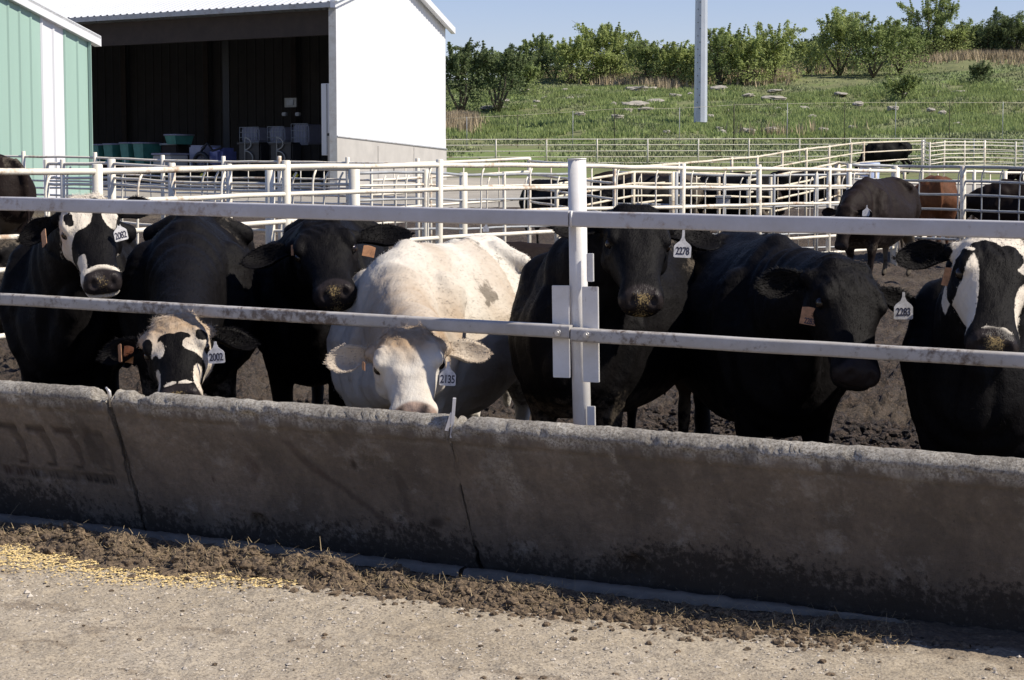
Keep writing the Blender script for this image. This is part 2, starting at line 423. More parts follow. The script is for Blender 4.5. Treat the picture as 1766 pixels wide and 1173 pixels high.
# ------------------------------------------------------------------ feed bunk sections
def bunk(a0, a1, label, chips, seed, marks=False, stains=()):
    outer = [(-.255, -.04), (-.262, .0), (-.285, .06), (-.31, .12), (-.34, .19), (-.37, .26), (-.40, .33), (-.43, .40), (-.46, .46), (-.485, .51),
             (-.497, .535), (-.501, .548), (-.512, .556), (-.516, .58), (-.520, .597)]
    lip = [(-.47 + .055 * math.cos(q), .600 + .052 * math.sin(q)) for q in np.linspace(math.pi * .98, math.pi * .12, 12)]
    inner = [(-.415, .59), (-.40, .5), (-.37, .38), (-.33, .27), (-.26, .2), (-.15, .18), (-.04, .20), (.01, .27), (.03, .34), (.05, .36), (.11, .36), (.13, .34), (.14, -.04)]
    prof = outer + lip + inner
    pr = [prof[0]]
    for p, q in zip(prof, prof[1:]):
        d = math.dist(p, q); k = max(1, int(d / .014))
        for i in range(1, k + 1): pr.append((p[0] + (q[0] - p[0]) * i / k, p[1] + (q[1] - p[1]) * i / k))
    pr = np.array(pr); npf = len(pr); n = int((a1 - a0) / .009)
    av = np.linspace(a0, a1, n)
    AA, bb = np.meshgrid(av, pr[:, 0]); _, zz = np.meshgrid(av, pr[:, 1])
    # outward normal of the profile
    dn = np.gradient(pr, axis=0); nn = np.stack([-dn[:, 1], dn[:, 0]], 1); nn /= np.linalg.norm(nn, axis=1)[:, None] + 1e-9
    nb, nz = nn[:, 0][:, None], nn[:, 1][:, None]
    topness = sstep(.52, .6, zz) * (bb < -.40)
    disp = .0015 * fbm(AA * 9, bb * 9, zz * 9, 4, seed) + .0022 * fbm(AA * 40, bb * 40, zz * 40, 3, seed + 3)
    disp += topness * (.0005 * fbm(AA * 40, bb * 40, zz * 40, 5, seed + 5, .7) + .0006 * fbm(AA * 7, bb * 7, zz * 7, 3, seed + 8))
    chipn = fbm(AA * 15, bb * 15, zz * 22, 4, seed + 40, .6); disp -= .008 * sstep(.58, .63, chipn) * topness * (nz < .75)
    pits = np.clip(vnoise(AA * 60, zz * 60, bb * 60, seed + 9) - .72, 0, 1)
    disp -= pits * .010 * (1 - .7 * topness)
    mark = np.zeros_like(disp)
    for (ca, cz, ra, rz, dep) in chips:
        d = np.sqrt(((AA - ca) / ra) ** 2 + ((zz - cz) / rz) ** 2) + .35 * fbm(AA * 20, zz * 20, 0, 3, seed + 12)
        disp -= dep * (1 - sstep(.7, 1.05, d)) * (bb < -.2)
    # a board line left by the form
    disp -= .003 * np.exp(-((zz - .515 + .01 * fbm(AA * 1.5, 0, 0, 2, 5)) / .006) ** 2) * (bb < -.42)
    if marks:
        face = (bb < -.25) & (zz < .5)
        for k in range(4):
            cx = a_for_u(28 + 48 * k + (k == 3) * 4, -.42, .4)
            tt = (zz - .285) / .165                       # 0 bottom .. 1 top
            xc = cx - .055 * (tt - .5) + .035 * (1 - np.clip(tt * 2, 0, 1)) * 0 + .03 * np.sin(np.clip(tt, 0, 1) * 2.4)
            wd = .008 + .020 * np.clip(tt, 0, 1)
            st = (1 - sstep(wd * .8, wd * 1.3, np.abs(AA - xc))) * sstep(-.03, .04, tt) * (1 - sstep(.96, 1.02, tt))
            bar = (1 - sstep(.045, .055, np.abs(AA - cx + .02))) * (1 - sstep(.006, .011, np.abs(zz - .452)))
            hook = (1 - sstep(.018, .026, np.abs(AA - xc + .02))) * (1 - sstep(.006, .012, np.abs(zz - .288)))
            g = np.maximum(st * (.55 if k < 3 else .4), np.maximum(bar, hook * .9)) * face * (1 if k < 3 else .6)
            disp -= g * .010; mark = np.maximum(mark, g * .85)  # groove relief shades too little, so its darkness is put into the colour
        aL, aR = a_for_u(8, -.36, .22), a_for_u(201, -.36, .22)
        band = face * (zz > .222) * (zz < .262) * (AA > aL) * (AA < aR)
        disp -= band * .006
        cell = .040; ci = np.floor((AA - aL) / cell); fx = (AA - aL) / cell - ci; fz = (zz - .222) / .04
        def hh(k): return (_hash(ci.astype(np.int64), np.full(ci.shape, k, np.int64), np.zeros(ci.shape, np.int64), 77) > -.1)
        s1 = (fx > .14) & (fx < .34) & hh(1); s2 = (fz > .68) & (fz < .88) & (fx > .14) & (fx < .85) & hh(2)
        s3 = (fz > .14) & (fz < .32) & (fx > .14) & (fx < .85) & hh(3); s4 = (fx > .66) & (fx < .85) & hh(4); s5 = (fz > .4) & (fz < .58) & (fx > .14) & (fx < .85) & hh(5)
        gl = (s1 | s2 | s3 | s4 | s5) * band * (fz > .1) * (fz < .9)
        disp += gl * .005; mark = np.maximum(mark, np.clip(band * .45 + gl * .6, 0, 1) * (.5 + .5 * sstep(-.3, .4, fbm(AA * 6, zz * 6, 0, 3, 9))))
        disp += face * .003 * np.exp(-((zz - .214) / .004) ** 2) * (AA > aL) * (AA < aR)
    bb = bb + nb * disp; zz = zz + nz * disp
    # ragged ends
    e0 = .016 * fbm(zz * 14, 0, 0, 4, seed + 20); e1 = .020 * fbm(zz * 14, 5, 0, 4, seed + 21)
    tt = (AA - a0) / (a1 - a0)
    AA = AA + e0 * (1 - sstep(0, .03, tt)) - np.abs(e1) * sstep(.97, 1, tt)
    P = np.array(O)[None] + AA.reshape(-1, 1) * np.array(A) + bb.reshape(-1, 1) * np.array(B)
    P[:, 2] = zz.ravel() + SL * AA.ravel()
    _, z0 = np.meshgrid(av, pr[:, 1])
    lipn = sstep(-.004, .006, z0 - (.578 + .016 * fbm(AA * 24, 0, 0, 4, seed + 50, .65))) * (pr[:, 0][:, None] < -.40)
    lipa = np.clip(lipn + .25 * np.exp(-((z0 - .535) / .010) ** 2) * sstep(-.1, .5, fbm(AA * 2.2, 0, 0, 3, seed + 33)), 0, 1)
    drip = sstep(.55, .8, vnoise(AA * 22, 0, 0, seed + 30)) * sstep(.53, .57, z0 + .03 * vnoise(AA * 50, 0, 0, seed)) * .7
    spl = (1 - sstep(.01, .30, z0 + .05 * fbm(AA * 2, 0, 0, 3, seed + 31) + .03 * fbm(AA * 12, z0 * 12, 0, 4, seed + 32))) * .56 * (bb < -.2)
    for (cu, cz, ra, rz, kind_) in stains:
        ca = a_for_u(cu, -.42, cz); d_ = np.sqrt(((AA - ca) / ra) ** 2 + ((z0 - cz) / rz) ** 2) + .5 * fbm(AA * 14, z0 * 14, 0, 4, seed + 60)
        s_ = (1 - sstep(.4, 1.1, d_)) * (pr[:, 0][:, None] < -.2)
        if kind_ > 0: lipa = np.maximum(lipa, kind_ * s_)
        else: mark = np.maximum(mark, -kind_ * s_)
    dl = np.abs((z0 - .50) + (AA - a_for_u(500, -.42, .5)) * .85 + .02 * fbm(AA * 8, z0 * 8, 0, 3, seed + 61))
    if len(stains) > 3: mark = np.maximum(mark, .45 * (1 - sstep(.008, .03, dl)) * (z0 < .5) * (z0 > .16) * (pr[:, 0][:, None] < -.2))
    me = np_mesh('concrete_feed_bunk', P, [grid_faces(npf, n)[:, ::-1], ], attrs={'lip': np.maximum(lipa, drip).ravel(), 'splash': spl.ravel(), 'mark': mark.ravel()})
    # end caps
    bm = bmesh.new(); bm.from_mesh(me); bm.verts.ensure_lookup_table()
    for ids in ([r * n for r in range(npf)], [r * n + n - 1 for r in range(npf)][::-1]):
        try: bm.faces.new([bm.verts[i] for i in ids])
        except ValueError: pass
    bm.to_mesh(me); bm.free()
    o = link_mesh('concrete_feed_bunk', me, 'bunk_concrete')
    tag(o, label, 'feed bunk', 'concrete bunk sections set end to end')
J1 = a_for_u(186, -.52, .60); J2 = a_for_u(777, -.52, .60)
bunk(-4.3, J1 - .006, 'stained grey concrete bunk section with curved grooves and a stamped band pressed into its face',
     [(J1 - .03, .655, .09, .05, .035)], 100, marks=True, stains=[(160, .38, .05, .09, -.5)])
cA = lambda u, z=.6: a_for_u(u, -.52, z)
bunk(J1 + .008, J2 - .006, 'long grey concrete bunk section with chipped lip in front of the white steer',
     [(cA(238), .66, .05, .035, .022), (cA(200), .668, .035, .03, .012), (cA(430), .58, .05, .035, .02), (cA(470), .60, .04, .03, .012),
      (a_for_u(450, -.30, .12), .105, .07, .05, .03), (cA(620), .43, .015, .02, .01), (cA(735), .21, .03, .02, .012)], 200,
     stains=[(435, .36, .03, .06, -.4), (250, .45, .10, .02, .25), (615, .42, .015, .02, -.8), (735, .20, .04, .025, -.7), (450, .06, .06, .05, .22), (690, .30, .03, .09, -.35), (360, .30, .01, .02, -.6)])
bunk(J2 + .008, 3.6, 'pale grey concrete bunk section under the black steers, right of the white post',
     [(a_for_u(1100, -.30, .12), .10, .075, .05, .03), (cA(1290), .61, .05, .02, .008), (cA(790), .655, .02, .03, .02)], 300,
     stains=[(885, .38, .07, .13, .42), (1100, .05, .05, .06, .25), (1645, .38, .012, .012, -.9)])
# shims standing in the joints
m = MB(); p = W(J2 + .0, -.50, .60); m.box(p + Vector((0, 0, .045)), (.012, .03, .15), Matrix.Rotation(.08, 3, 'Y')); m.box(p + Vector((-.014, 0, .03)), (.014, .028, .07), Matrix.Rotation(.3, 3, 'Y'))
tag(m.build('wooden_shim', 'rail_paint'), 'thin grey shim standing in the joint beside the white steer', 'shim')
m = MB(); p = W(J1 + .0, -.50, .60); m.tube([p + Vector((.0, 0, -.02)), p + Vector((-.006, 0, .045)), p + Vector((-.02, 0, .062))], [.009, .008, .004], 6)
tag(m.build('metal_rod', 'bolt_steel'), 'short bent rod sticking out of the joint near the left end of the bunk', 'rod')
# feed lying in the bunk trough
# ------------------------------------------------------------------ post and rails over the bunk
ff = empty('feed_rail_fence', W(0, 0, 0)); tag(ff, 'white steel post and two grey rails running above the concrete bunk', 'fence')
def on_ray(u, v, b):                 # point seen at (u,v) lying in the vertical plane b
    d = ray(u, v); o = Vector((0, 0, EYE)); k = (b - (o - O).dot(B)) / d.dot(B); return o + d * k
pt, pb = on_ray(995, 275, .045), on_ray(1005, 735, .045)
dirp = (pt - pb).normalized(); pb = pb - dirp * .4
R_P = .036
ptw = pb + (pt - pb) 
cut = on_ray(998, 500, .045)
MB().tube([pb, cut, pt], R_P, 28).build('post', 'white_paint', ff)
MB().tube([pt - dirp * .002, pt + dirp * .004], R_P * 1.03, 28).build('post_cap', 'white_paint', ff)
def rail(p0, p1, h, d, name, mat, r=.006):
    p0, p1 = Vector(p0), Vector(p1); x = (p1 - p0).normalized(); y = B.copy(); z = x.cross(y).normalized(); z = z if z.z > 0 else -z
    y = z.cross(x).normalized()
    n = 60; prof = []
    for sx, sy in ((1, 1), (-1, 1), (-1, -1), (1, -1)):
        for q in range(5):
            a = math.radians({(1, 1): 0, (-1, 1): 90, (-1, -1): 180, (1, -1): 270}[(sx, sy)] + q * 22.5)
            prof.append(((d / 2 - r) * sx + r * math.cos(a), (h / 2 - r) * sy + r * math.sin(a)))
    vs = []; k = len(prof)
    for i in range(n + 1):
        c = p0.lerp(p1, i / n) + z * .0015 * float(vnoise(i * .3, h * 9, 0, 3))
        vs += [c + y * py + z * pz for py, pz in prof]
    fs = [(i * k + j, i * k + (j + 1) % k, (i + 1) * k + (j + 1) % k, (i + 1) * k + j) for i in range(n) for j in range(k)]
    mm = MB().add(vs, fs, True); mm.add(vs[:k], [tuple(range(k))]); mm.add(vs[-k:], [tuple(reversed(range(k)))])
    return mm.build(name, mat, ff)
bR = -.028
rail(on_ray(-420, 339.5, bR), on_ray(984, 377.5, bR), .062, .05, 'top_rail', 'rail_paint', .008)
rail(on_ray(986.5, 377.8, bR), on_ray(2200, 407, bR), .062, .05, 'top_rail', 'rail_paint', .008)
rail(on_ray(-420, 491, bR), on_ray(986, 573, bR), .054, .05, 'neck_rail', 'neck_rail_paint', .012)
rail(on_ray(988.5, 577, bR), on_ray(2200, 647, bR), .054, .05, 'neck_rail', 'neck_rail_paint', .012)
wl = MB(); q = on_ray(985.3, 377.6, bR - .0255); wl.tube([q + Vector((0, 0, -.031)), q + Vector((0, 0, .031))], .0045, 6); wl.build('weld_seam', 'white_paint', ff)
# bracket plates each side of the post
def plate(u0, u1, v0, v1, b, name):
    c = on_ray((u0 + u1) / 2, (v0 + v1) / 2, b); sc = F / (c.y)
    rot = Matrix((A, B, Vector((0, 0, 1)))).transposed() @ Matrix.Rotation(-.017, 3, 'Y')
    MB().box(c, ((u1 - u0) / sc / A.x * .98, .008, (v1 - v0) / sc), rot, .002).build(name, 'white_paint', ff)
plate(953, 983, 492, 652, .004, 'bracket_plate'); plate(1005, 1033, 494, 660, .004, 'bracket_plate')
plate(1012, 1024, 437, 486, .02, 'hinge_tab'); plate(1013, 1027, 700, 750, .02, 'hinge_tab')
for (u, v) in ((962, 574), (1011, 578)):
    c = on_ray(u, v, bR - .027)
    bo = MB(); bo.tube([c, c - B * .012], .0085, 6); bo.tube([c + B * .002, c - B * .003], .013, 14); bo.build('bolt', 'bolt_steel', ff)
# ------------------------------------------------------------------ spilled manure, corn, pebbles
PA = [-3.6, -2.9, -2.4, -2.1, -1.6, -1.0, -.3, .15, .6, 1.7]; PM = [-.62, -.62, -.70, -.64, -.72, -.70, -.69, -.66, -.60, -.56]
def pile_h(Aa, Bb):
    mid = np.interp(Aa, PA, PM)
    hgt = np.interp(Aa, [-3.6, -3.1, -2.7, -2.45, -2.3, -2.0, -1.8, -1.3, -1.0, -.5, -.1, .1, .3, .6, 1.7], [.07, .11, .09, .045, .05, .11, .085, .07, .08, .075, .035, .055, .04, .015, .01])
    wd = np.interp(Aa, [-3.6, -2.6, -2.2, -1.8, -.4, .3, 1.7], [.20, .19, .16, .19, .16, .13, .09])
    prof = np.exp(-((Bb - mid + .04 * fbm(Aa * 6, 0, 0, 2, 58)) / wd) ** 2 * 1.6)
    f1 = sstep(-.55, .55, fbm(Aa * 7, Bb * 9, 0, 3, 51, .5)) * 1.6 - .75
    f2 = 1 - np.abs(fbm(Aa * 17, Bb * 20, 0, 3, 53, .5)) * 1.4
    f3 = np.abs(fbm(Aa * 38, Bb * 42, 0, 2, 59, .5))
    H = prof * hgt * (.70 + .55 * f1) + prof * (.020 * np.clip(f2, -.3, 1)) - .016 * f3 * np.clip(prof * 1.5, 0, 1)
    return H * .85 - .006
def pile():
    as_ = np.arange(-3.6, 1.7, .009); bs = np.arange(-1.30, -.42, .009)
    Bb, Aa = np.meshgrid(bs, as_, indexing='ij')
    H = pile_h(Aa, Bb); Z = road_z(Aa, Bb) + H
    P = np.array(O)[None] + Aa.reshape(-1, 1) * np.array(A) + Bb.reshape(-1, 1) * np.array(B); P[:, 2] = Z.ravel()
    Fc = grid_faces(len(bs), len(as_)); hv = H.ravel(); Fc = Fc[(hv[Fc] > .002).any(1)]
    o = link_mesh('spilled_manure', np_mesh('spilled_manure', P, [Fc]), 'manure'); tag(o, 'clumpy brown manure and old feed spilled along the foot of the bunk', 'manure', kind='stuff')
pile()
def scatter_tris(name, pts, size, mat, label, cat, flat=.35, seed=1, up=None, ico=False):
    r = np.random.default_rng(seed); n = len(pts)
    size = np.broadcast_to(size, (n,))
    base = np.array([[1, 0, 0], [0, 1, 0], [-1, 0, 0], [0, -1, 0], [0, 0, 1], [0, 0, -.6]], float)
    tri = np.array([[0, 1, 4], [1, 2, 4], [2, 3, 4], [3, 0, 4], [1, 0, 5], [2, 1, 5], [3, 2, 5], [0, 3, 5]])
    if ico:
        bm = bmesh.new(); bmesh.ops.create_icosphere(bm, subdivisions=2, radius=1); bm.verts.ensure_lookup_table()
        base = np.array([v.co[:] for v in bm.verts]); tri = np.array([[v.index for v in f.verts] for f in bm.faces]); bm.free()
    nbv = len(base)
    V = base[None] * (r.uniform(.5, 1.3, (n, 6, 1)) if not ico else r.uniform(.72, 1.18, (n, nbv, 1))) * np.array([1, 1, flat])[None, None] * size[:, None, None]
    an = r.uniform(0, 6.28, n); ca, sa = np.cos(an), np.sin(an)
    x = V[..., 0] * ca[:, None] - V[..., 1] * sa[:, None]; y = V[..., 0] * sa[:, None] + V[..., 1] * ca[:, None]
    V = np.stack([x, y, V[..., 2]], -1) + pts[:, None, :]
    Fc = (tri[None] + (np.arange(n) * nbv)[:, None, None]).reshape(-1, 3)
    me = np_mesh(name, V.reshape(-1, 3), [Fc], smooth=False)
    return tag(link_mesh(name, me, mat), label, cat, kind='stuff')
def abpts(a, b, dz=0):
    P = np.array(O)[None] + a[:, None] * np.array(A) + b[:, None] * np.array(B); P[:, 2] = road_z(a, b) + dz; return P
r = rng
n = 26000; a = r.uniform(-4.2, 3.2, n); b = -2.6 + 2.1 * r.random(n) ** .9
cl = fbm(a * 2.5, b * 2.5, 0, 3, 61); k = r.random(n) < .35 + .5 * cl; a, b = a[k], b[k]
scatter_tris('gravel_stones', abpts(a, b, .001), np.clip(r.lognormal(-5.55, .5, len(a)), .0016, .017), 'pebble', 'loose pale gravel stones scattered over the road', 'gravel', .6, 3)
n = 420; a = r.uniform(-4.2, 3.2, n); b = -.5 - 1.9 * r.random(n) ** 2.2
scatter_tris('manure_crumbs', abpts(a, b, .002), np.clip(r.lognormal(-5.1, .45, n), .002, .016), 'manure', 'dark crumbs of dried manure on the road', 'manure', .5, 4, ico=True)
n = 16000; a = r.uniform(-3.6, 3.4, n); b = .3 + 4.2 * r.random(n) ** 1.3
Pm = abpts(a, b); Pm[:, 2] = gz(Pm[:, 0], Pm[:, 1]) + r.uniform(.01, .07, n)
scatter_tris('mud_clods', Pm, np.clip(r.lognormal(-4.05, .5, n), .006, .06), 'pen_mud', 'broken clods of dark mud in the pen under the steers', 'mud', .7, 44, ico=True)
# corn flakes
n = 9000; a = r.uniform(-3.6, 1.4, n); b = np.interp(a, PA, PM) + r.normal(-.02, .10, n)
Pl = abpts(a, b, 0.0); Pl[:, 2] += np.maximum(pile_h(a, b), 0)
scatter_tris('manure_lumps', Pl, np.clip(r.lognormal(-4.9, .6, n), .002, .026), 'manure', 'broken lumps of dried manure on the spilled pile', 'manure', .75, 14, ico=True)
n = 11000; a = r.uniform(-3.5, -.75, n); c0 = np.interp(a, [-3.5, -2.9, -2.2, -1.5, -.75], [-.80, -.86, -.93, -.95, -.86]); ww = np.interp(a, [-3.5, -2.6, -1.8, -1.2, -.75], [.07, .09, .12, .10, .05])
b = c0 + r.normal(0, 1, n) * ww * (1 + .6 * r.random(n) ** 4) + .03 * fbm(a * 3, 0, 0, 3, 91); k = r.random(n) < np.interp(a, [-3.5, -3, -2, -1.3, -.75], [.35, .6, 1, .9, .12]); a, b = a[k], b[k]
scatter_tris('spilled_corn', abpts(a, b, .006), np.clip(r.lognormal(-5.35, .4, len(a)), .002, .011), 'corn', 'yellow flaked corn spilled beside the manure on the road', 'corn', .4, 5, ico=False)
# straws
def straws():
    n = 8500; a = r.uniform(-3.6, 1.5, n); b = np.interp(a, PA, PM) + r.normal(0, .11, n); P = abpts(a, b, 0)
    P[:, 2] += np.maximum(pile_h(a, b), 0) + r.uniform(.006, .030, n)
    L = np.clip(r.lognormal(-3.9, .55, n), .01, .09); an = r.uniform(0, 6.28, n); el = r.uniform(-.3, 1.1, n) * r.random(n)
    d = np.stack([np.cos(an) * np.cos(el), np.sin(an) * np.cos(el), np.sin(el)], -1); sd_ = np.stack([-np.sin(an), np.cos(an), np.zeros(n)], -1)
    wv = r.uniform(.0005, .0014, n)[:, None]
    V = np.stack([P - sd_ * wv, P + sd_ * wv, P + d * L[:, None] + sd_ * wv * .4, P + d * L[:, None] - sd_ * wv * .4], 1).reshape(-1, 3)
    me = np_mesh('loose_straw', V, [np.arange(n * 4).reshape(n, 4)], smooth=False)
    tag(link_mesh('loose_straw', me, 'straw'), 'short bits of dry straw sticking out of the spilled manure', 'straw', kind='stuff')
straws()
# dung clods lying on the road
def clod(u, v, sx, sy, sz, seed, label):
    d = ray(u, v); k = (SL * 0 - .0 - EYE) / d.z; p = Vector((0, 0, EYE)) + d * k
    bm = bmesh.new(); bmesh.ops.create_icosphere(bm, subdivisions=4, radius=1)
    Vv = np.array([v_.co for v_ in bm.verts]); N = fbm(Vv[:, 0] * 2 + seed, Vv[:, 1] * 2, Vv[:, 2] * 2, 4, seed)
    Vv = Vv * (1 + .35 * N)[:, None] * np.array([sx, sy, sz])
    for v_, c_ in zip(bm.verts, Vv): v_.co = c_ + np.array([p.x, p.y, p.z + sz * .3 + .01])
    me = bpy.data.meshes.new('dung_clod'); bm.to_mesh(me); bm.free(); me.polygons.foreach_set('use_smooth', [True] * len(me.polygons))
    tag(link_mesh('dung_clod', me, 'manure'), label, 'clod', 'dry clods lying on the gravel road')
clod(103, 1050, .055, .02, .009, 3, 'long flat dark clod on the gravel at the left of the road')
clod(290, 1053, .035, .02, .006, 5, 'flat pale brown clod on the gravel below the spilled corn')
clod(125, 1092, .022, .02, .010, 7, 'small rough clod at the lower left of the road')
clod(182, 1095, .013, .012, .010, 9, 'tiny round dark clod at the lower left of the road')
# ================================================================== cattle
def ring(cx, cy, cz, hw, hz_up, hz_dn, n=28, p=.9, narrow=.40, tilt=0.0):
    """a section across the y axis: width hw, heights above/below cz"""
    out = []
    for k in range(n):
        q = 2 * math.pi * k / n; c, s_ = math.cos(q), math.sin(q)
        x = hw * math.copysign(abs(c) ** p, c) * (1 - narrow * max(0, s_) ** 1.35)
        z = (hz_up if s_ > 0 else hz_dn) * math.copysign(abs(s_) ** p, s_)
        out.append(Vector((cx + x, cy + tilt * z, cz + z)))
    return out
def loft_bm(bm, rings):
    vr = [[bm.verts.new(p) for p in r] for r in rings]; n = len(rings[0])
    for a, b in zip(vr, vr[1:]):
        for k in range(n): bm.faces.new((a[k], a[(k + 1) % n], b[(k + 1) % n], b[k]))
    bm.faces.new(list(reversed(vr[0]))); bm.faces.new(vr[-1])
def interp_rows(rows, m):
    rows = np.array(rows, float); t = np.arange(len(rows)); tt = np.linspace(0, len(rows) - 1, m)
    # catmull-rom
    out = []
    for x in tt:
        i = min(int(x), len(rows) - 2); f = x - i
        p0 = rows[max(i - 1, 0)]; p1 = rows[i]; p2 = rows[i + 1]; p3 = rows[min(i + 2, len(rows) - 1)]
        out.append(.5 * ((2 * p1) + (-p0 + p2) * f + (2 * p0 - 5 * p1 + 4 * p2 - p3) * f * f + (-p0 + 3 * p1 - 3 * p2 + p3) * f ** 3))
    return np.array(out)
def sphere_chain(bm, pts, rs, flatx=1.0, sub=2):
    pts = [Vector(p) for p in pts]
    for i in range(len(pts) - 1):
        d = (pts[i + 1] - pts[i]).length; k = max(2, int(d / (min(rs[i], rs[i + 1]) * .35)))
        for j in range(k + (i == len(pts) - 2)):
            f = j / k; c = pts[i].lerp(pts[i + 1], f); r = rs[i] * (1 - f) + rs[i + 1] * f
            r_ = bmesh.ops.create_icosphere(bm, subdivisions=sub, radius=1)
            for v in r_['verts']: v.co = Vector((v.co.x * r * flatx, v.co.y * r, v.co.z * r)) + c
# torso rows: y, ztop, zbot, halfwidth  (front positive)
TORSO = [(.31, .98, .58, .12), (.23, 1.06, .49, .205), (.08, 1.19, .42, .27), (-.10, 1.285, .40, .30), (-.32, 1.285, .40, .33), (-.60, 1.265, .40, .37),
         (-.88, 1.27, .45, .36), (-1.08, 1.30, .58, .325), (-1.26, 1.285, .66, .285), (-1.40, 1.215, .72, .24), (-1.48, 1.12, .78, .17), (-1.515, 1.02, .84, .08)]
# head rows: t, ztop(forehead), zbottom(jaw), halfwidth, power
HEAD = [(-.065, -.045, -.13, .045, .9), (-.045, -.015, -.17, .085, .85), (.0, .006, -.205, .112, .80), (.07, .020, -.235, .128, .78), (.145, .018, -.255, .130, .76),
        (.20, .008, -.255, .118, .78), (.26, -.008, -.240, .100, .8), (.33, -.026, -.212, .084, .85), (.40, -.040, -.202, .080, .82), (.445, -.045, -.200, .088, .78),
        (.485, -.054, -.192, .090, .78), (.515, -.072, -.172, .078, .8), (.53, -.095, -.142, .045, .9)]
def cow_mesh(cfg, mw):
    """returns verts(local), faces, attrs, normals ; mw = cow matrix (world<-local)"""
    bm = bmesh.new(); zb = cfg.get('low', 0.0)
    rows = interp_rows(TORSO, 34); sx = cfg.get('fat', 1.0)
    rings = [ring(0, y, zt - (zt - zbm) * .52, hw * sx, (zt - zbm) * .52, (zt - zbm) * .48, p=.88) for y, zt, zbm, hw in rows]
    loft_bm(bm, rings)
    sphere_chain(bm, [(0, .02, 1.15), (0, -.12, 1.235), (0, -.5, 1.215), (0, -1.0, 1.225), (0, -1.38, 1.19)], [.09, .075, .065, .075, .06])
    # shoulders, thighs, hooks
    for s in (-1, 1):
        sphere_chain(bm, [(s * .16, -.10, 1.02), (s * .19, .02, .84), (s * .165, .06, .66)], [.155, .155, .12])
        sphere_chain(bm, [(s * .13, -1.20, 1.06), (s * .165, -1.24, .88), (s * .15, -1.22, .70)], [.18, .175, .13])
        sphere_chain(bm, [(s * .245, -1.06, 1.17), (s * .12, -1.03, 1.22)], [.058, .07])
        # front leg
        fo = cfg.get('fstep', (0, 0))[0 if s < 0 else 1]; ho = cfg.get('hstep', (0, 0))[0 if s < 0 else 1]
        sphere_chain(bm, [(s * .165, .06, .68), (s * .16, .05 + fo * .5, .50), (s * .15, .045 + fo * .8, .34)], [.115, .075, .054])
        sphere_chain(bm, [(s * .15, .045 + fo * .8, .34), (s * .148, .04 + fo, .15), (s * .148, .05 + fo, .09)], [.054, .036, .045], 1, 1)
        sphere_chain(bm, [(s * .148, .065 + fo, .06), (s * .148, .085 + fo, .035)], [.05, .045], 1, 1)
        sphere_chain(bm, [(s * .15, -1.20, .74), (s * .15, -1.24 + ho * .5, .56), (s * .145, -1.38 + ho, .42)], [.135, .085, .055])
        sphere_chain(bm, [(s * .145, -1.38 + ho, .42), (s * .142, -1.345 + ho, .18), (s * .142, -1.33 + ho, .10)], [.05, .038, .045], 1, 1)
        sphere_chain(bm, [(s * .142, -1.31 + ho, .06), (s * .142, -1.285 + ho, .035)], [.05, .045], 1, 1)
    # tail
    sphere_chain(bm, [(0, -1.44, 1.21), (0, -1.535, 1.12), (.01, -1.56, .86), (.015, -1.555, .60)], [.035, .03, .022, .02], 1, 1)
    sphere_chain(bm, [(.015, -1.555, .60), (.015, -1.55, .47), (.015, -1.55, .36)], [.028, .04, .02], 1, 1)
    # head frame
    Hm = cfg['Hm']                                   # head->cow local (with scale)
    hrows = interp_rows([h[:4] for h in HEAD], 40); hp = np.interp(np.linspace(0, len(HEAD) - 1, 40), range(len(HEAD)), [h[4] for h in HEAD])
    hr = []
    for (tt, zt, zbm, hw), p in zip(hrows, hp):
        rr = []
        zc = zt - (zt - zbm) * .40
        for k in range(32):
            q = 2 * math.pi * k / 32; c, s_ = math.cos(q), math.sin(q)
            nar = .30 * max(0, -s_) ** 1.5 + .10 * max(0, s_) ** 3
            x = hw * math.copysign(abs(c) ** p, c) * (1 - nar)
            z = ((zt - zc) if s_ > 0 else (zc - zbm)) * math.copysign(abs(s_) ** p, s_)
            rr.append(Hm @ Vector((x, tt, zc + z)))
        hr.append(rr)
    loft_bm(bm, hr)
    hs = Hm.to_scale()[0]
    n0 = len(bm.verts)
    for s in (-1, 1):
        sphere_chain(bm, [Hm @ Vector((s * .088, .13, -.018)), Hm @ Vector((s * .100, .185, -.030))], [.036 * hs, .032 * hs], 1, 2)   # brow
        sphere_chain(bm, [Hm @ Vector((s * .075, .16, -.15)), Hm @ Vector((s * .062, .08, -.17))], [.062 * hs, .055 * hs], 1, 2)      # cheek
        sphere_chain(bm, [Hm @ Vector((s * .095, .03, -.07)), Hm @ Vector((s * .13, .03, -.075))], [.042 * hs, .034 * hs], 1, 2)        # ear root
        sphere_chain(bm, [Hm @ Vector((s * .045, .46, -.088)), Hm @ Vector((s * .047, .487, -.092))], [.036 * hs, .036 * hs], 1, 2)
    sphere_chain(bm, [Hm @ Vector((-.05, .005, -.035)), Hm @ Vector((.05, .005, -.035))], [.052 * hs, .052 * hs], 1, 2)                              # poll
    # neck
    h0 = Hm @ Vector((0, .045, -.115)); hd = (Hm.to_3x3() @ Vector((0, -1, -.45))).normalized()
    if cfg.get('lowneck'): h0 = Hm @ Vector((0, .055, -.15)); hd = Vector((0, -1, .02))
    s0 = Vector((0, -.06, .94)); s1 = Vector((0, .20, .95))
    p1 = s1; p2 = h0 + hd * (h0 - s1).length * .35
    pts = []
    for i in range(13):
        f = i / 12
        q = (1 - f) ** 3 * s0 + 3 * (1 - f) ** 2 * f * p1 + 3 * (1 - f) * f * f * p2 + f ** 3 * h0; pts.append(q)
    rings = []
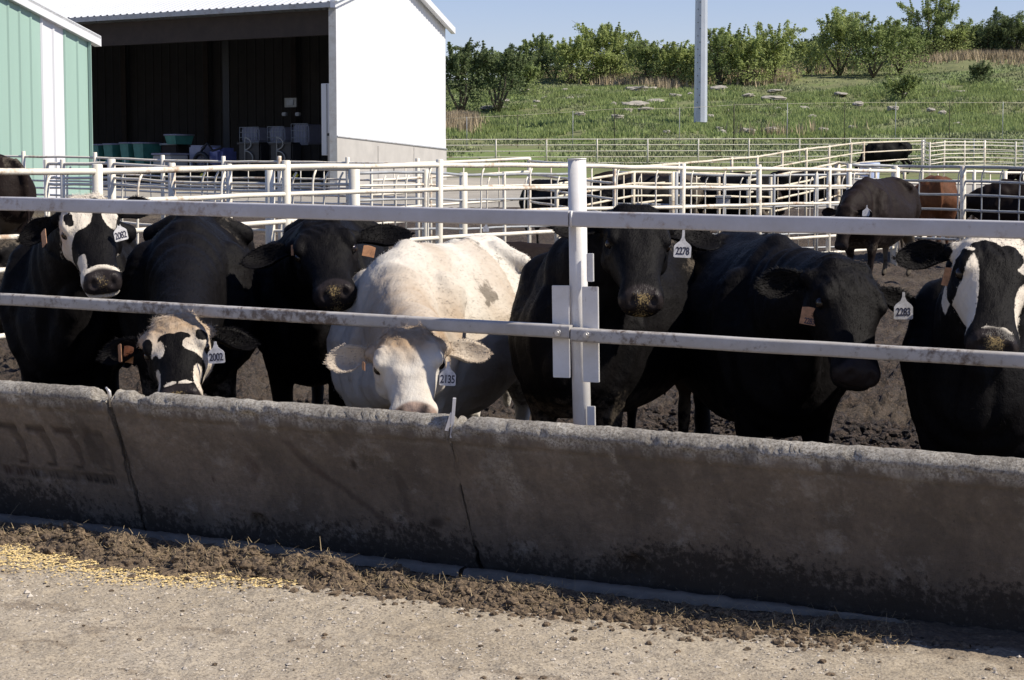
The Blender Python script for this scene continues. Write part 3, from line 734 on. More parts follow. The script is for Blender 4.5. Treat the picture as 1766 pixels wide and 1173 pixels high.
    for i, q in enumerate(pts):
        f = i / 12; d = (pts[min(i + 1, 12)] - pts[max(i - 1, 0)]).normalized()
        up = Vector((0, 0, 1)) * (1 - f) + (Hm.to_3x3() @ Vector((0, 0, 1))).normalized() * f
        if abs(up.normalized().dot(d)) > .95: up = Vector((0, .3, 1))
        x = d.cross(up).normalized(); u2 = x.cross(d).normalized()
        rl = (.235 * (1 - f) + .105 * hs * f) * (1 - .08 * math.sin(f * 3.14)); ru = .34 * (1 - f) ** 1.2 + .135 * hs * f
        ru = max(ru, (.135 if not cfg.get('lowneck') else .115) * hs)
        rings.append([q + x * rl * math.cos(2 * math.pi * k / 28) + u2 * ru * math.sin(2 * math.pi * k / 28) for k in range(28)])
    loft_bm(bm, rings)
    # dewlap
    if cfg.get('dewlap', 1):
        a_ = pts[8] + Vector((0, 0, -.12)); b_ = Vector((0, .22, .66))
        sphere_chain(bm, [a_, a_.lerp(b_, .5) + Vector((0, .03, -.02)), b_], [.07, .10, .14], .7, 2)
    bmesh.ops.recalc_face_normals(bm, faces=bm.faces)
    me = bpy.data.meshes.new('tmp'); bm.to_mesh(me); bm.free()
    ob = bpy.data.objects.new('tmp', me); C.objects.link(ob)
    rm = ob.modifiers.new('r', 'REMESH'); rm.mode = 'VOXEL'; rm.voxel_size = cfg.get('vox', .0105); rm.adaptivity = 0
    smd = ob.modifiers.new('s', 'SMOOTH'); smd.factor = .5; smd.iterations = cfg.get('smooth', 7)
    dg = bpy.context.evaluated_depsgraph_get(); ev = ob.evaluated_get(dg); m2 = ev.to_mesh()
    V = np.empty(len(m2.vertices) * 3); m2.vertices.foreach_get('co', V); V = V.reshape(-1, 3)
    Nn = np.empty(len(m2.vertices) * 3); m2.vertices.foreach_get('normal', Nn); Nn = Nn.reshape(-1, 3)
    Q = np.array([list(p.vertices) for p in m2.polygons if len(p.vertices) == 4], np.int32)
    ev.to_mesh_clear(); bpy.data.objects.remove(ob); bpy.data.meshes.remove(me)
    # broad muscle / rib / wrinkle relief
    hi = np.array(Hm.inverted()); HL = V @ hi[:3, :3].T + hi[:3, 3]
    ishead = (HL[:, 1] > -.10) & (np.abs(HL[:, 0]) < .2) & (HL[:, 2] > -.30) & (HL[:, 2] < .1) & (HL[:, 1] < .6)
    sd_ = cfg.get('seed', 1)
    body = 1 - ishead
    d = body * (.013 * fbm(V[:, 0] * 5, V[:, 1] * 4, V[:, 2] * 4.5, 4, sd_, .45) + cfg.get('ribs', .0010) * np.sin(V[:, 1] * 46 + 3 * V[:, 2]) * np.exp(-((V[:, 1] + .6) / .28) ** 2) * np.exp(-((V[:, 2] - .9) / .25) ** 2))
    # neck / brisket folds
    ax_ = np.abs(V[:, 0])
    d -= body * .030 * np.exp(-((V[:, 1] + .86) / .13) ** 2 - ((V[:, 2] - 1.04) / .10) ** 2) * (ax_ > .12)
    d -= body * .020 * np.exp(-((V[:, 1] + .33 - .25 * (1.1 - V[:, 2])) / .06) ** 2) * np.exp(-((V[:, 2] - .98) / .2) ** 2) * (ax_ > .1)
    d -= body * .018 * np.exp(-((V[:, 1] - .10 - .3 * (1.0 - V[:, 2])) / .05) ** 2) * np.exp(-((V[:, 2] - .95) / .2) ** 2) * (ax_ > .08)
    nk = np.exp(-((V[:, 1] - .18) / .22) ** 2) * body
    d += nk * .009 * np.sin((V[:, 1] * .8 + V[:, 2] * .25 + .05 * vnoise(V[:, 0] * 5, V[:, 1] * 3, V[:, 2] * 3, sd_)) * 60)
    hx, ht, hz = HL[:, 0], HL[:, 1], HL[:, 2]
    hd_ = ishead.astype(float)
    # forehead hollow + bridge planes, eye sockets, nostrils, mouth line
    d += hd_ * hs * (-.006 * np.exp(-((ht - .22) / .05) ** 2 - (hx / .035) ** 2) * (hz > -.08))
    d += hd_ * hs * (.004 * fbm(hx * 18, ht * 12, hz * 18, 3, sd_ + 4))
    d += hd_ * hs * .0035 * np.sin(hx * 150 + ht * 60 + 4 * vnoise(hx * 20, ht * 14, 0, sd_)) * np.exp(-((ht - .11) / .055) ** 2) * (hz > -.06)
    for s in (-1, 1):
        ex = np.sqrt(((hx - s * .118) / .022) ** 2 + ((ht - .180) / .030) ** 2 + ((hz + .062) / .026) ** 2)
        d -= hs * .014 * np.exp(-ex ** 2)
        lid = np.sqrt(((hx - s * .118) / .03) ** 2 + ((ht - .178) / .05) ** 2 + ((hz + .058) / .045) ** 2)
        d += hs * .004 * np.exp(-((lid - 1.1) / .22) ** 2)
        nsq = np.sqrt(((hx - s * .040) / .014) ** 2 + ((ht - .506) / .020) ** 2 + ((hz + .092) / .017) ** 2)
        d -= hs * .026 * np.exp(-nsq ** 2)
        d += hs * .004 * np.exp(-((nsq - 1.7) / .4) ** 2)
    mz = -.142 - .10 * (.53 - ht)
    mouth = np.exp(-((hz - mz) / .0045) ** 2) * sstep(.33, .40, ht) * hd_
    d -= hs * .009 * mouth
    V = V + Nn * d[:, None]
    at = {k: np.zeros(len(V)) for k in ('white', 'nose', 'pink', 'tan', 'dung', 'feed')}
    hw_ = ishead & (hz > -.20)
    white = np.full(len(V), float(cfg.get('white', 0)))
    for (cx, ct, rx, rt, val) in cfg.get('patches', []):
        cx = -cx
        dd = np.sqrt(((hx - cx) / rx) ** 2 + ((ht - ct) / rt) ** 2); f = 1 - sstep(.75, 1.2, dd)
        f = f * hd_
        white = white * (1 - f) + val * f
    for (bx, by, bz, rx, ry, rz_, val) in cfg.get('body_patches', []):
        dd = np.sqrt(((V[:, 0] - bx) / rx) ** 2 + ((V[:, 1] - by) / ry) ** 2 + ((V[:, 2] - bz) / rz_) ** 2); f = 1 - sstep(.75, 1.2, dd)
        white = white * (1 - f) + val * f
    at['white'] = white
    if cfg.get('jaw'):
        jw = (1 - sstep(mz - .004, mz + .006, hz)) * sstep(.20, .28, ht) * hd_; at['white'] = np.maximum(at['white'], jw)
    nm = sstep(.470, .490, ht + .02 * (1 - np.clip((np.abs(hx) / .06), 0, 1.3) ** 2)) * (hz > mz + .002) * hd_
    at['nose'] = np.maximum(nm, mouth * .8); at['pink'] = np.full(len(V), float(cfg.get('pink', 0)))
    if cfg.get('pink', 0):
        for s in (-1, 1):
            at['pink'] *= 1 - np.exp(-(((hx - s * .044) / .018) ** 2 + ((ht - .500) / .03) ** 2))
    fz = np.exp(-((ht - .515) / .03) ** 2 - (hx / .05) ** 2) * hd_ * cfg.get('feed', .8)
    lipf = np.exp(-((hz - mz) / .016) ** 2) * sstep(.42, .50, ht) * hd_ * cfg.get('feed', .8) * .7
    at['feed'] = np.maximum(fz, lipf)
    at['tan'] = cfg.get('tanhead', 0) * ((.9 * np.exp(-((ht - .04) / .11) ** 2) + .25 + .5 * np.clip(fbm(hx * 9, ht * 7, hz * 9, 3, sd_ + 2), -.4, .8)) * hd_) + cfg.get('tanbody', 0) * (1 - hd_) * (.5 + .8 * fbm(V[:, 0] * 1.7, V[:, 1] * 1.7, V[:, 2] * 1.7, 3, sd_ + 8)) * (V[:, 1] > -.9)
    at['tan'] = np.clip(at['tan'], 0, 1)
    dn = cfg.get('dung', .5)
    rump_noise = .5 + .9 * fbm(V[:, 0] * 3, V[:, 1] * 3, V[:, 2] * 3, 3, sd_ + 20)
    up = np.clip(Nn[:, 2], 0, 1)
    at['dung'] = (1 - hd_) * dn * (np.exp(-((V[:, 1] + 1.30) / .45) ** 2) * np.clip(rump_noise, 0, 1.2) * (.6 + .35 * up) + .25 * np.exp(-((V[:, 1] + 1.0) / .5) ** 2) * up + .5 * np.exp(-((V[:, 2] - .45) / .18) ** 2))
    for (bx, by, bz, rx, ry, rz_) in cfg.get('spots', []):
        dd = np.sqrt(((V[:, 0] - bx) / rx) ** 2 + ((V[:, 1] - by) / ry) ** 2 + ((V[:, 2] - bz) / rz_) ** 2) + .55 * fbm(V[:, 0] * 12, V[:, 1] * 12, V[:, 2] * 12, 3, sd_ + 41)
        at['dung'] = np.maximum(at['dung'], (.58 + .32 * fbm(V[:, 0] * 9, V[:, 1] * 9, V[:, 2] * 9, 3, sd_ + 31)) * (1 - sstep(.3, 1.3, dd)))
    if cfg.get('pink', 0):
        for s in (-1, 1):
            ring_ = np.sqrt(((hx - s * .108) / .030) ** 2 + ((ht - .183) / .034) ** 2 + ((hz + .055) / .034) ** 2)
            at['nose'] = np.maximum(at['nose'], .75 * (1 - sstep(.75, 1.05, ring_))); at['pink'] *= sstep(.8, 1.1, ring_)
    return V, Q, at, HL, Nn, ishead
def _noop(): pass
def ear_geo(Hm, s, L=.205, drop=.10, fwd=.15, twist=0.0, wid=.062):
    """cupped ear leaf; opening faces forehead side; returns V, Q"""
    root = Vector((s * .125, .028, -.072)); d = Vector((s, -drop * .0 + .05, -drop)).normalized()
    n = Vector((s * -.12, fwd, 1)).normalized(); n = (n - d * n.dot(d)).normalized()
    n = Matrix.Rotation(twist * s, 3, d) @ n
    e = n.cross(d).normalized(); nu, nv = 22, 13; front = []; back = []
    for i in range(nu):
        u = i / (nu - 1)
        w_ = wid * (.40 + .60 * min(1, (u / .50)) ** 1.2) * (1 - max(0, (u - .50) / .50) ** 2.4) ** .62 + .003
        cup = .040 * math.sin(math.pi * min(1, u * .9 + .1)) * (w_ / wid)
        for j in range(nv):
            v = -1 + 2 * j / (nv - 1)
            c = root + d * (L * u) + e * (w_ * v - .012 * u) - n * (cup * (1 - abs(v) ** 1.7)) - n * .012 * (1 - u) + n * .01 * math.sin(u * 5)
            th = .007 * (1 - abs(v) ** 3) + .0025
            front.append(Hm @ (c)); back.append(Hm @ (c - n * th * 1.6))
    V = front + back; N_ = nu * nv; Q = []
    for i in range(nu - 1):
        for j in range(nv - 1):
            a = i * nv + j; Q.append((a, a + nv, a + nv + 1, a + 1)); Q.append((N_ + a, N_ + a + 1, N_ + a + nv + 1, N_ + a + nv))
        for j in (0, nv - 1):
            a = i * nv + j; Q.append((a, N_ + a, N_ + a + nv, a + nv) if j == 0 else (a, a + nv, N_ + a + nv, N_ + a))
    for j in range(nv - 1):
        a = (nu - 1) * nv + j; Q.append((a, N_ + a, N_ + a + 1, a + 1))
    inner = [1.0] * N_ + [0.0] * N_
    if s < 0: Q = [tuple(reversed(q)) for q in Q]
    # tag hang point
    return np.array([list(v) for v in V]), np.array(Q), np.array(inner), Hm @ (root + d * L * .45 + e * 0)
def blades(P, N, D, L, wdt, r, lift=.45, jit=.35):
    """thin hair triangles at points P lying along D"""
    n = len(P)
    T = D + r.normal(0, jit, (n, 3)); T = T - N * (T * N).sum(1)[:, None]; T /= np.linalg.norm(T, axis=1)[:, None] + 1e-9
    T = T + N * (lift * r.uniform(.4, 1.4, n))[:, None]; T /= np.linalg.norm(T, axis=1)[:, None]
    S_ = np.cross(T, N); S_ /= np.linalg.norm(S_, axis=1)[:, None] + 1e-9
    L = (L * r.uniform(.5, 1.3, n))[:, None]; w_ = wdt * r.uniform(.6, 1.3, n)[:, None]
    B0 = P - N * .002
    return np.stack([B0 - S_ * w_, B0 + S_ * w_, B0 + T * L], 1).reshape(-1, 3), np.arange(n * 3).reshape(n, 3)
def make_cow(cfg):
    wpx, wY, rpx, rY = cfg['w'][0], cfg['w'][1], cfg['r'][0], cfg['r'][1]
    wp = Vector((pxg(wpx, wY), wY, 0)); rp = Vector((pxg(rpx, rY), rY, 0)); d = (wp - rp).normalized()
    rz = math.atan2(d.y, d.x) - math.pi / 2
    sc = cfg.get('sc', 1.0)
    base = wp + d * 0.0; base.z = float(gz(base.x, base.y)) + cfg.get('dz', 0.0)
    root = empty('steer', base, rz); tag(root, cfg['label'], 'steer', cfg['group'])
    mw = pmat(root); mi = mw.inverted()
    P = mi @ cfg['P']; Mz = mi @ cfg['M']; f = cfg['F']          # poll, muzzle (world), face direction (world vector)
    y = (Mz - P); ln = y.length; y.normalize(); z = mi.to_3x3() @ Vector(f); z = (z - y * z.dot(y)).normalized(); x = y.cross(z).normalized()
    hs = cfg.get('hs', 1.06); k = hs * sc
    Hm = Matrix.Translation(P) @ Matrix((x, y, z)).transposed().to_4x4() @ Matrix.Diagonal((k, ln / .53, k, 1))
    # x here is to the viewer's right when the face looks at the viewer? fix the sign so that head +x = viewer's right
    cfg['Hm'] = Hm
    if sc != 1.0:
        S_ = Matrix.Diagonal((sc, sc, sc, 1)); cfg['Hm'] = S_.inverted() @ Hm
    V, Q, at, HL, Nn, ishead = cow_mesh(cfg, mw)
    Hm2 = cfg['Hm']
    parts_v = [V]; quads = [Q]; tris = []; off = len(V); A_ = {k_: [v_] for k_, v_ in at.items()}
    hang = {}
    for s, side in ((-1, 'R'), (1, 'L')):
        e = cfg.get('ear' + side, {})
        ev, eq, inn, hg = ear_geo(Hm2, s, **e); hang[s] = hg
        parts_v.append(ev); quads.append(eq + off); off += len(ev)
        ew = cfg.get('earwhite', 0.0)
        A_['white'].append(np.where(inn > .5, max(ew, cfg.get('white', 0)), cfg.get('white', 0)))
        A_['tan'].append(inn * .75 if cfg.get('white', 0) else inn * 0)
        for k_ in ('nose', 'pink', 'feed'): A_[k_].append(inn * 0)
        A_['dung'].append(inn * cfg.get('eardung', .25))
        # ear fringe hair
        rr = np.random.default_rng(5 + s); ne = 1500 if cfg.get('hair', 0) else 0
        if ne:
            ii = rr.integers(0, len(ev) // 2, ne); c0 = ev[:len(ev) // 2].mean(0); dE = np.array(Hm2.to_3x3() @ Vector((s, 0, 0))); dE /= np.linalg.norm(dE)
            nE = np.array(Hm2.to_3x3() @ Vector((0, 0, 1))); nE /= np.linalg.norm(nE)
            bv, bf = blades(ev[ii] + rr.normal(0, .002, (ne, 3)), np.repeat(nE[None], ne, 0), np.repeat(dE[None], ne, 0) + (ev[ii] - c0) * 6, np.full(ne, cfg.get('earhair', .017)), .0016, rr, .25, .5)
            parts_v.append(bv); tris.append(bf + off); off += len(bv)
            for k_ in A_: A_[k_].append(np.repeat(A_[k_][-1][ii], 3))
    # hair
    r = np.random.default_rng(cfg.get('seed', 1) + 100)
    nb = cfg.get('hair', 0)
    if nb:
        mw3 = np.array(mw)[:3, :3]; cam_l = np.array(mi @ Vector((0, 0, EYE)))
        vis = (((cam_l[None] - V) / np.linalg.norm(cam_l[None] - V, axis=1)[:, None]) * Nn).sum(1) > -.35
        vis &= V[:, 2] > .55
        if 'facehair' in cfg: vis &= ~(ishead & (HL[:, 1] > cfg['facehair']))
        wgt = vis * np.where(ishead, 3.0, 1.0) * (1 - at['nose']) * (HL[:, 1] < .49) ; wgt = wgt / wgt.sum()
        idx = r.choice(len(V), nb, p=wgt)
        hdir = np.array(Hm2.to_3x3() @ Vector((0, -.2, 0))); hdir /= np.linalg.norm(hdir)
        Dh = np.array(Hm2.to_3x3() @ Vector((0, 1, 0))); Dh /= np.linalg.norm(Dh)
        D = np.where(ishead[idx][:, None], -Dh[None] * .3 + r.normal(0, .5, (nb, 3)), np.array([[0, -1, -.45]]) + 0 * Nn[idx])
        D = np.where((ishead[idx] & (HL[idx, 1] > .12))[:, None], -Dh[None], D)
        poll = np.exp(-((HL[idx, 1] + .0) / .06) ** 2) * ishead[idx] * (HL[idx, 2] > -.12)
        Ln = np.where(ishead[idx], .0075 + .026 * poll * cfg.get('shag', 1), .017)
        jit = r.normal(0, .004, (nb, 3))
        bv, bf = blades(V[idx] + jit, Nn[idx], D, Ln, .0014, r, np.where(ishead[idx], .14, cfg.get('lift', .26)))
        parts_v.append(bv); tris.append(bf + off); off += len(bv)
        for k_ in A_: A_[k_].append(np.repeat(at[k_][idx], 3))
    Va = np.concatenate(parts_v) * sc
    me = np_mesh('hide', Va, quads + tris, True, {k_: np.concatenate(v_) for k_, v_ in A_.items()})
    # (mesh is already local to root)
    o = link_mesh('hide', me, cfg.get('mat', 'coat_black')); o.parent = root
    Hf = Matrix.Diagonal((sc, sc, sc, 1)) @ Hm2
    for s in (-1, 1):
        bm = bmesh.new(); bmesh.ops.create_uvsphere(bm, u_segments=20, v_segments=12, radius=.0215 * k)
        c = Hf @ Vector((s * .1095, .180, -.058))
        for v in bm.verts: v.co += c
        em = bpy.data.meshes.new('eye'); bm.to_mesh(em); bm.free(); em.polygons.foreach_set('use_smooth', [True] * len(em.polygons))
        link_mesh('eye', em, 'eye', root)
    for tg in cfg.get('tags', []): ear_tag(root, tg)
    return root
def ear_tag(root, tg):
    """tg: u,v,Y centre pixel; yaw deg (0 faces the camera); roll; mat; text; size"""
    c = px(tg['u'], tg['v'], tg['Y']); wv = tg.get('w', .072); h = tg.get('h', .062)
    yaw = math.radians(tg.get('yaw', 0)); R = Matrix.Rotation(yaw, 3, 'Z') @ Matrix.Rotation(math.radians(tg.get('roll', 0)), 3, 'Y') @ Matrix.Rotation(math.radians(tg.get('pitch', 0)), 3, 'X')
    sw, nk = wv / 2, tg.get('neck', .045)
    out = [(-sw, -h / 2 + .004), (-sw + .005, -h / 2), (sw - .005, -h / 2), (sw, -h / 2 + .004), (sw * .98, h * .22), (sw * .80, h * .36), (sw * .32, h * .58), (.006, h * .80), (.005, h / 2 + nk),
           (-.005, h / 2 + nk), (-.006, h * .80), (-sw * .32, h * .58), (-sw * .80, h * .36), (-sw * .98, h * .22)]
    if tg.get('square'): out = [(-sw, -h / 2), (sw, -h / 2), (sw, h / 2), (.01, h / 2 + .004), (-.01, h / 2 + .004), (-sw, h / 2)]
    n = len(out)
    vs = [c + R @ Vector((x, -.0012 - .25 * x * x, z)) for x, z in out] + [c + R @ Vector((x, .0012 - .25 * x * x, z)) for x, z in out]
    m = MB().add(vs, [tuple(range(n)), tuple(reversed(range(n, 2 * n)))] + [(i, i + n, (i + 1) % n + n, (i + 1) % n) for i in range(n)])
    o = m.build('ear_tag', tg.get('mat', 'tag_white'), root)
    if tg.get('text'):
        cu = bpy.data.curves.new('t', 'FONT'); cu.body = tg['text']; cu.size = tg.get('ts', .040); cu.align_x = 'CENTER'; cu.align_y = 'CENTER'; cu.offset = .0007; cu.extrude = .0003
        cu.space_character = .92
        to = bpy.data.objects.new('t', cu); C.objects.link(to)
        dg = bpy.context.evaluated_depsgraph_get(); tm = bpy.data.meshes.new_from_object(to.evaluated_get(dg)); bpy.data.objects.remove(to)
        mi = root_inv = world_mat(root).inverted(); dzt = tg.get('tz', -.006)
        Rt = R @ Matrix.Rotation(math.pi / 2, 3, 'X')
        for v in tm.vertices:
            q = Rt @ Vector((v.co.x * tg.get('tw', .80), v.co.y * 1.12, v.co.z + .0022)); v.co = mi @ (c + q + Vector((0, 0, dzt)))
        tm.name = 'number'
        link_mesh('number', tm, 'ink', None).parent = o
GB = 'steers lined up eating at the concrete bunk'
def tov(u, v, Y): return px(u, v, Y)
# C1 left holstein cross, head up
make_cow(dict(label='black steer at far left with white patched face held up, tag 2082', group=GB, seed=1,
    w=(112, 10.0), r=(150, 11.45), P=tov(146, 342, 9.38), M=tov(176, 462, 8.87), F=(.22, -1, .7), hs=1.06, dz=.02, jaw=1, earwhite=.3,
    earL=dict(drop=.5, fwd=.2), earR=dict(drop=-.30, fwd=.2, L=.17),
    patches=[(.0, .0, .13, .04, .9), (-.085, .13, .07, .085, 1), (-.03, .13, .045, .085, 1), (.085, .14, .035, .085, 1), (-.092, .165, .020, .050, 0), (.035, .09, .03, .07, 0), (-.07, .215, .045, .018, 1),
             (-.11, .36, .062, .17, 1), (-.05, .29, .05, .06, 0), (0, .462, .085, .020, 1), (0, .52, .035, .02, 0)],
    body_patches=[], hair=26000, feed=1.0, shag=1.3,
    tags=[dict(u=208, v=404, Y=9.15, yaw=38, roll=-12, text='2082', w=.07, h=.06, neck=.01), dict(u=76, v=411, Y=9.2, yaw=-62, roll=-18, mat='tag_orange', w=.08, h=.07, square=1)]))
# C2
make_cow(dict(label='black steer with white forehead and black heart mark, lowered head and tag 2002', group=GB, seed=2,
    w=(322, 9.75), r=(348, 11.2), P=tov(299, 550, 8.42), M=tov(302, 661, 8.06), F=(0, -1, .5), hs=1.07, lowneck=1, dz=.03, dung=1.0,
    earL=dict(drop=.25, fwd=.35), earR=dict(drop=.45, fwd=.1),
    patches=[(0, .05, .16, .12, 1), (-.085, .14, .055, .10, 1), (.085, .15, .055, .11, 1), (-.03, .185, .040, .045, 0), (.03, .185, .040, .045, 0), (0, .225, .042, .05, 0),
             (-.058, .225, .018, .05, .9), (.055, .215, .022, .035, 1), (-.115, .19, .030, .045, 0), (.108, .17, .022, .035, 0), (-.09, .40, .025, .11, .9), (.095, .40, .035, .11, 1),
             (-.028, .452, .028, .012, .9), (.03, .452, .028, .012, .9)],
    hair=30000, feed=1.3, tanhead=.9, shag=1.4,
    tags=[dict(u=373, v=614, Y=8.24, yaw=-4, text='2002', w=.072, h=.062, neck=.03, roll=-4), dict(u=207, v=610, Y=8.42, yaw=-68, roll=-10, mat='tag_orange', w=.07, h=.075, square=1), dict(u=222, v=612, Y=8.46, yaw=-25, roll=6, mat='tag_orange', w=.05, h=.07, square=1)]))
# C3
make_cow(dict(label='all black steer with big spread ears standing behind the white steer', group=GB, seed=3,
    w=(535, 10.35), r=(590, 11.8), P=tov(552, 386, 9.62), M=tov(572, 476, 9.12), F=(.0, -1, .7), hs=1.16, dz=.02, dung=.4,
    earL=dict(drop=.12, fwd=.2, L=.23, wid=.07), earR=dict(drop=.05, fwd=.2, L=.25, wid=.07), hair=22000, feed=1.2, shag=.8,
    tags=[dict(u=636, v=434, Y=9.58, yaw=20, roll=12, mat='tag_orange', w=.062, h=.05, square=1), dict(u=512, v=432, Y=9.55, yaw=-25, mat='tag_orange', w=.065, h=.05, square=1)]))
# C4 white
make_cow(dict(label='cream white steer with tag 2135, lowered head over the bunk', group=GB, seed=4, mat='coat_white', white=1.0,
    w=(684, 9.25), r=(866, 10.6), dz=-.075, lowneck=1, P=tov(701, 574, 7.96), M=tov(711, 692, 7.66), F=(.02, -1, .5), hs=1.10, pink=1.0, dung=.6,
    earL=dict(drop=.14, fwd=.35, L=.185, wid=.070), earR=dict(drop=.16, fwd=.1, L=.185, wid=.072), hair=34000, lift=.14, facehair=.10, fat=.98, spots=[(.20, -.3, 1.1, .10, .06, .14), (.25, -1.25, 1.05, .2, .2, .25), (-.1, -.9, 1.25, .14, .1, .1), (.0, .1, .95, .2, .12, .25), (-.22, -.5, 1.05, .1, .16, .12), (.1, -.55, 1.22, .1, .08, .08), (.12, -1.3, 1.2, .12, .12, .1)], earhair=.009, feed=.55, tanhead=1.0, tanbody=1.1, shag=1.5, eardung=.15,
    tags=[dict(u=772, v=652, Y=7.88, yaw=4, text='2135', w=.066, h=.062, neck=.035, roll=3), dict(u=627, v=632, Y=7.88, yaw=-75, mat='tag_orange', w=.06, h=.03, square=1)]))
# C5
make_cow(dict(label='black steer with tag 2278, head raised beside the white post', group=GB, seed=5, mat='coat_black',
    w=(998, 8.95), r=(1152, 10.4), P=tov(1098, 360, 8.55), M=tov(1114, 490, 8.08), F=(.10, -1, .55), hs=1.08, dz=.03, dung=1.1, fat=1.05,
    earL=dict(drop=.1, fwd=.2), earR=dict(drop=.10, fwd=.0, L=.235, wid=.075), hair=30000, feed=1.3, shag=.7,
    tags=[dict(u=1177, v=431, Y=8.38, yaw=6, text='2278', w=.076, h=.066, neck=.055, roll=3)]))
# C6
make_cow(dict(label='large black steer with orange tag and tag 2283, head turned and lowered behind the rail', group=GB, seed=6,
    w=(1352, 8.85), r=(1262, 10.2), P=tov(1464, 458, 8.05), M=tov(1503, 624, 7.66), F=(.36, -1, .55), hs=1.14, dz=-.01, dung=.3, fat=1.07,
    earL=dict(drop=.55, fwd=.2, L=.19), earR=dict(drop=.12, fwd=.1, L=.235), hair=30000, feed=.6, shag=.8,
    tags=[dict(u=1558, v=536, Y=7.98, yaw=0, text='2283', w=.078, h=.07, neck=.04), dict(u=1396, v=546, Y=7.95, yaw=0, roll=10, mat='tag_orange', w=.072, h=.068, square=1, text='2283', ts=.03, tz=-.02)]))
# C7
make_cow(dict(label='black steer at right edge with broad white forehead and cheeks, feed on its nose', group=GB, seed=7,
    w=(1700, 8.05), r=(1765, 9.5), P=tov(1722, 408, 7.62), M=tov(1728, 566, 7.16), F=(.05, -1, .55), hs=1.16, dz=-.02, dung=.3, earwhite=.3,
    earL=dict(drop=.42, fwd=.2, L=.20, wid=.062), earR=dict(drop=.2, fwd=.2),
    patches=[(0, .03, .15, .07, 1), (.09, .10, .07, .10, 1), (-.10, .075, .04, .05, 1), (-.045, .11, .055, .05, 0), (.03, .13, .05, .06, 0), (-.098, .125, .014, .018, .9),
             (-.088, .30, .028, .15, 1), (.105, .34, .05, .13, 1), (-.02, .468, .03, .012, .6), (.025, .470, .03, .014, .8)],
    hair=26000, feed=1.4, shag=.8,
    tags=[dict(u=1643, v=480, Y=7.65, yaw=-20, roll=12, mat='tag_orange', w=.075, h=.07, square=1)]))
# ------------------------------------------------------------------ cattle in the pens behind
GF = 'cattle standing in the pens behind'
def far_cow(label, u_w, Yw, heading, dz=0, sc=1.0, mat='coat_brownblack', head='low', dung=.8, seed=1, tags=(), zabs=None, vox=.02, patches=()):
    """heading: unit-ish (x,y) the cow faces"""
    hx_, hy_ = heading; L = math.hypot(hx_, hy_); hx_, hy_ = hx_ / L, hy_ / L
    X = pxg(u_w, Yw); rY = Yw - hy_ * 1.4; rX = X - hx_ * 1.4
    z0 = float(gz(X, Yw)) + dz
    fw = Vector((hx_, hy_, 0)); base = Vector((X, Yw, z0))
    if head == 'low': P = base + fw * .62 * sc + Vector((0, 0, .93 * sc)); Mz = P + fw * .22 * sc + Vector((0, 0, -.46 * sc))
    elif head == 'graze': P = base + fw * .60 * sc + Vector((0, 0, .52 * sc)); Mz = P + fw * .2 * sc + Vector((0, 0, -.42 * sc))
    else: P = base + fw * .62 * sc + Vector((0, 0, 1.20 * sc)); Mz = P + fw * .40 * sc + Vector((0, 0, -.32 * sc))
    ru = 883 + F * rX / rY
    cfg = dict(label=label, group=GF, seed=seed, w=(u_w, Yw), r=(ru, rY), P=P, M=Mz, F=tuple(fw + Vector((0, 0, .6))), hs=1.0, dz=dz, sc=sc, mat=mat, vox=vox, smooth=3, dung=dung, hair=0, tags=list(tags), feed=0, patches=list(patches), fstep=(.06, -.05), hstep=(-.06, .08))
    return make_cow(cfg)
far_cow('dung caked black steer behind the pen fence at far left, rump to the camera', -175, 16.6, (-.75, .5), .36, 1.0, 'coat_brownblack', 'low', 1.6, 11)
far_cow('black steer standing between the two left steers, beyond the white pipe fence', 235, 15.5, (.95, -.25), -.30, 1.0, 'coat_black', 'low', 1.2, 12,
        tags=[dict(u=294, v=378, Y=15.3, mat='tag_yellow', square=1, w=.05, h=.045)], patches=())
far_cow('mud caked dark steer behind the white steer, beyond the pipe fence', 850, 16.2, (-.97, -.15), -.40, 1.05, 'coat_brownblack', 'graze', 1.6, 13,
        tags=[dict(u=838, v=395, Y=15.9, w=.05, h=.045, neck=.03)])
far_cow('rusty black steer standing side on in the open mud with small white tag', 1487, 24.5, (-.50, -.86), .15, 1.0, 'coat_brownblack', 'low', 1.0, 14,
        tags=[dict(u=1495, v=367, Y=23.9, w=.11, h=.085, neck=.05)])
far_cow('red brown steer seen from behind, past the rusty black steer', 1603, 31.0, (.10, .99), .1, .95, 'coat_red', 'low', .5, 15)
far_cow('distant black steer side on in the grass beyond all pens', 1503, 80.0, (-.98, -.1), 0, 1.05, 'coat_black', 'graze', .1, 16, vox=.03)
far_cow('dark steer standing behind the white post in the middle pen', 990, 33.0, (.5, -.8), 0, .95, 'coat_black', 'low', .6, 17, vox=.025)
for i, (u, Y, hd, lb) in enumerate([(1085, 36, (-.9, -.3), 'dark steer leftmost of the crowd in the middle pens, side on'), (1140, 40, (.9, .2), 'dark steer second in the crowd in the middle pens, facing right'),
        (1215, 37, (-.8, .5), 'brownish steer mid crowd in the middle pens, half turned away'), (1290, 39, (.9, -.3), 'dark steer in the crowd behind the thin galvanised posts, facing right'),
        (1345, 42, (-.95, .1), 'dark steer at the right end of the crowd in the middle pens'), (1720, 33, (-.9, .3), 'black steer behind the right hand galvanised gate'), (1785, 45, (-.9, -.2), 'black steer with raised head at the right edge, beyond the gates')]):
    far_cow(lb, u, Y, hd, 0, .95, 'coat_brownblack' if i % 2 else 'coat_black', 'up' if i == 6 else 'low', .8, 20 + i, vox=.028)
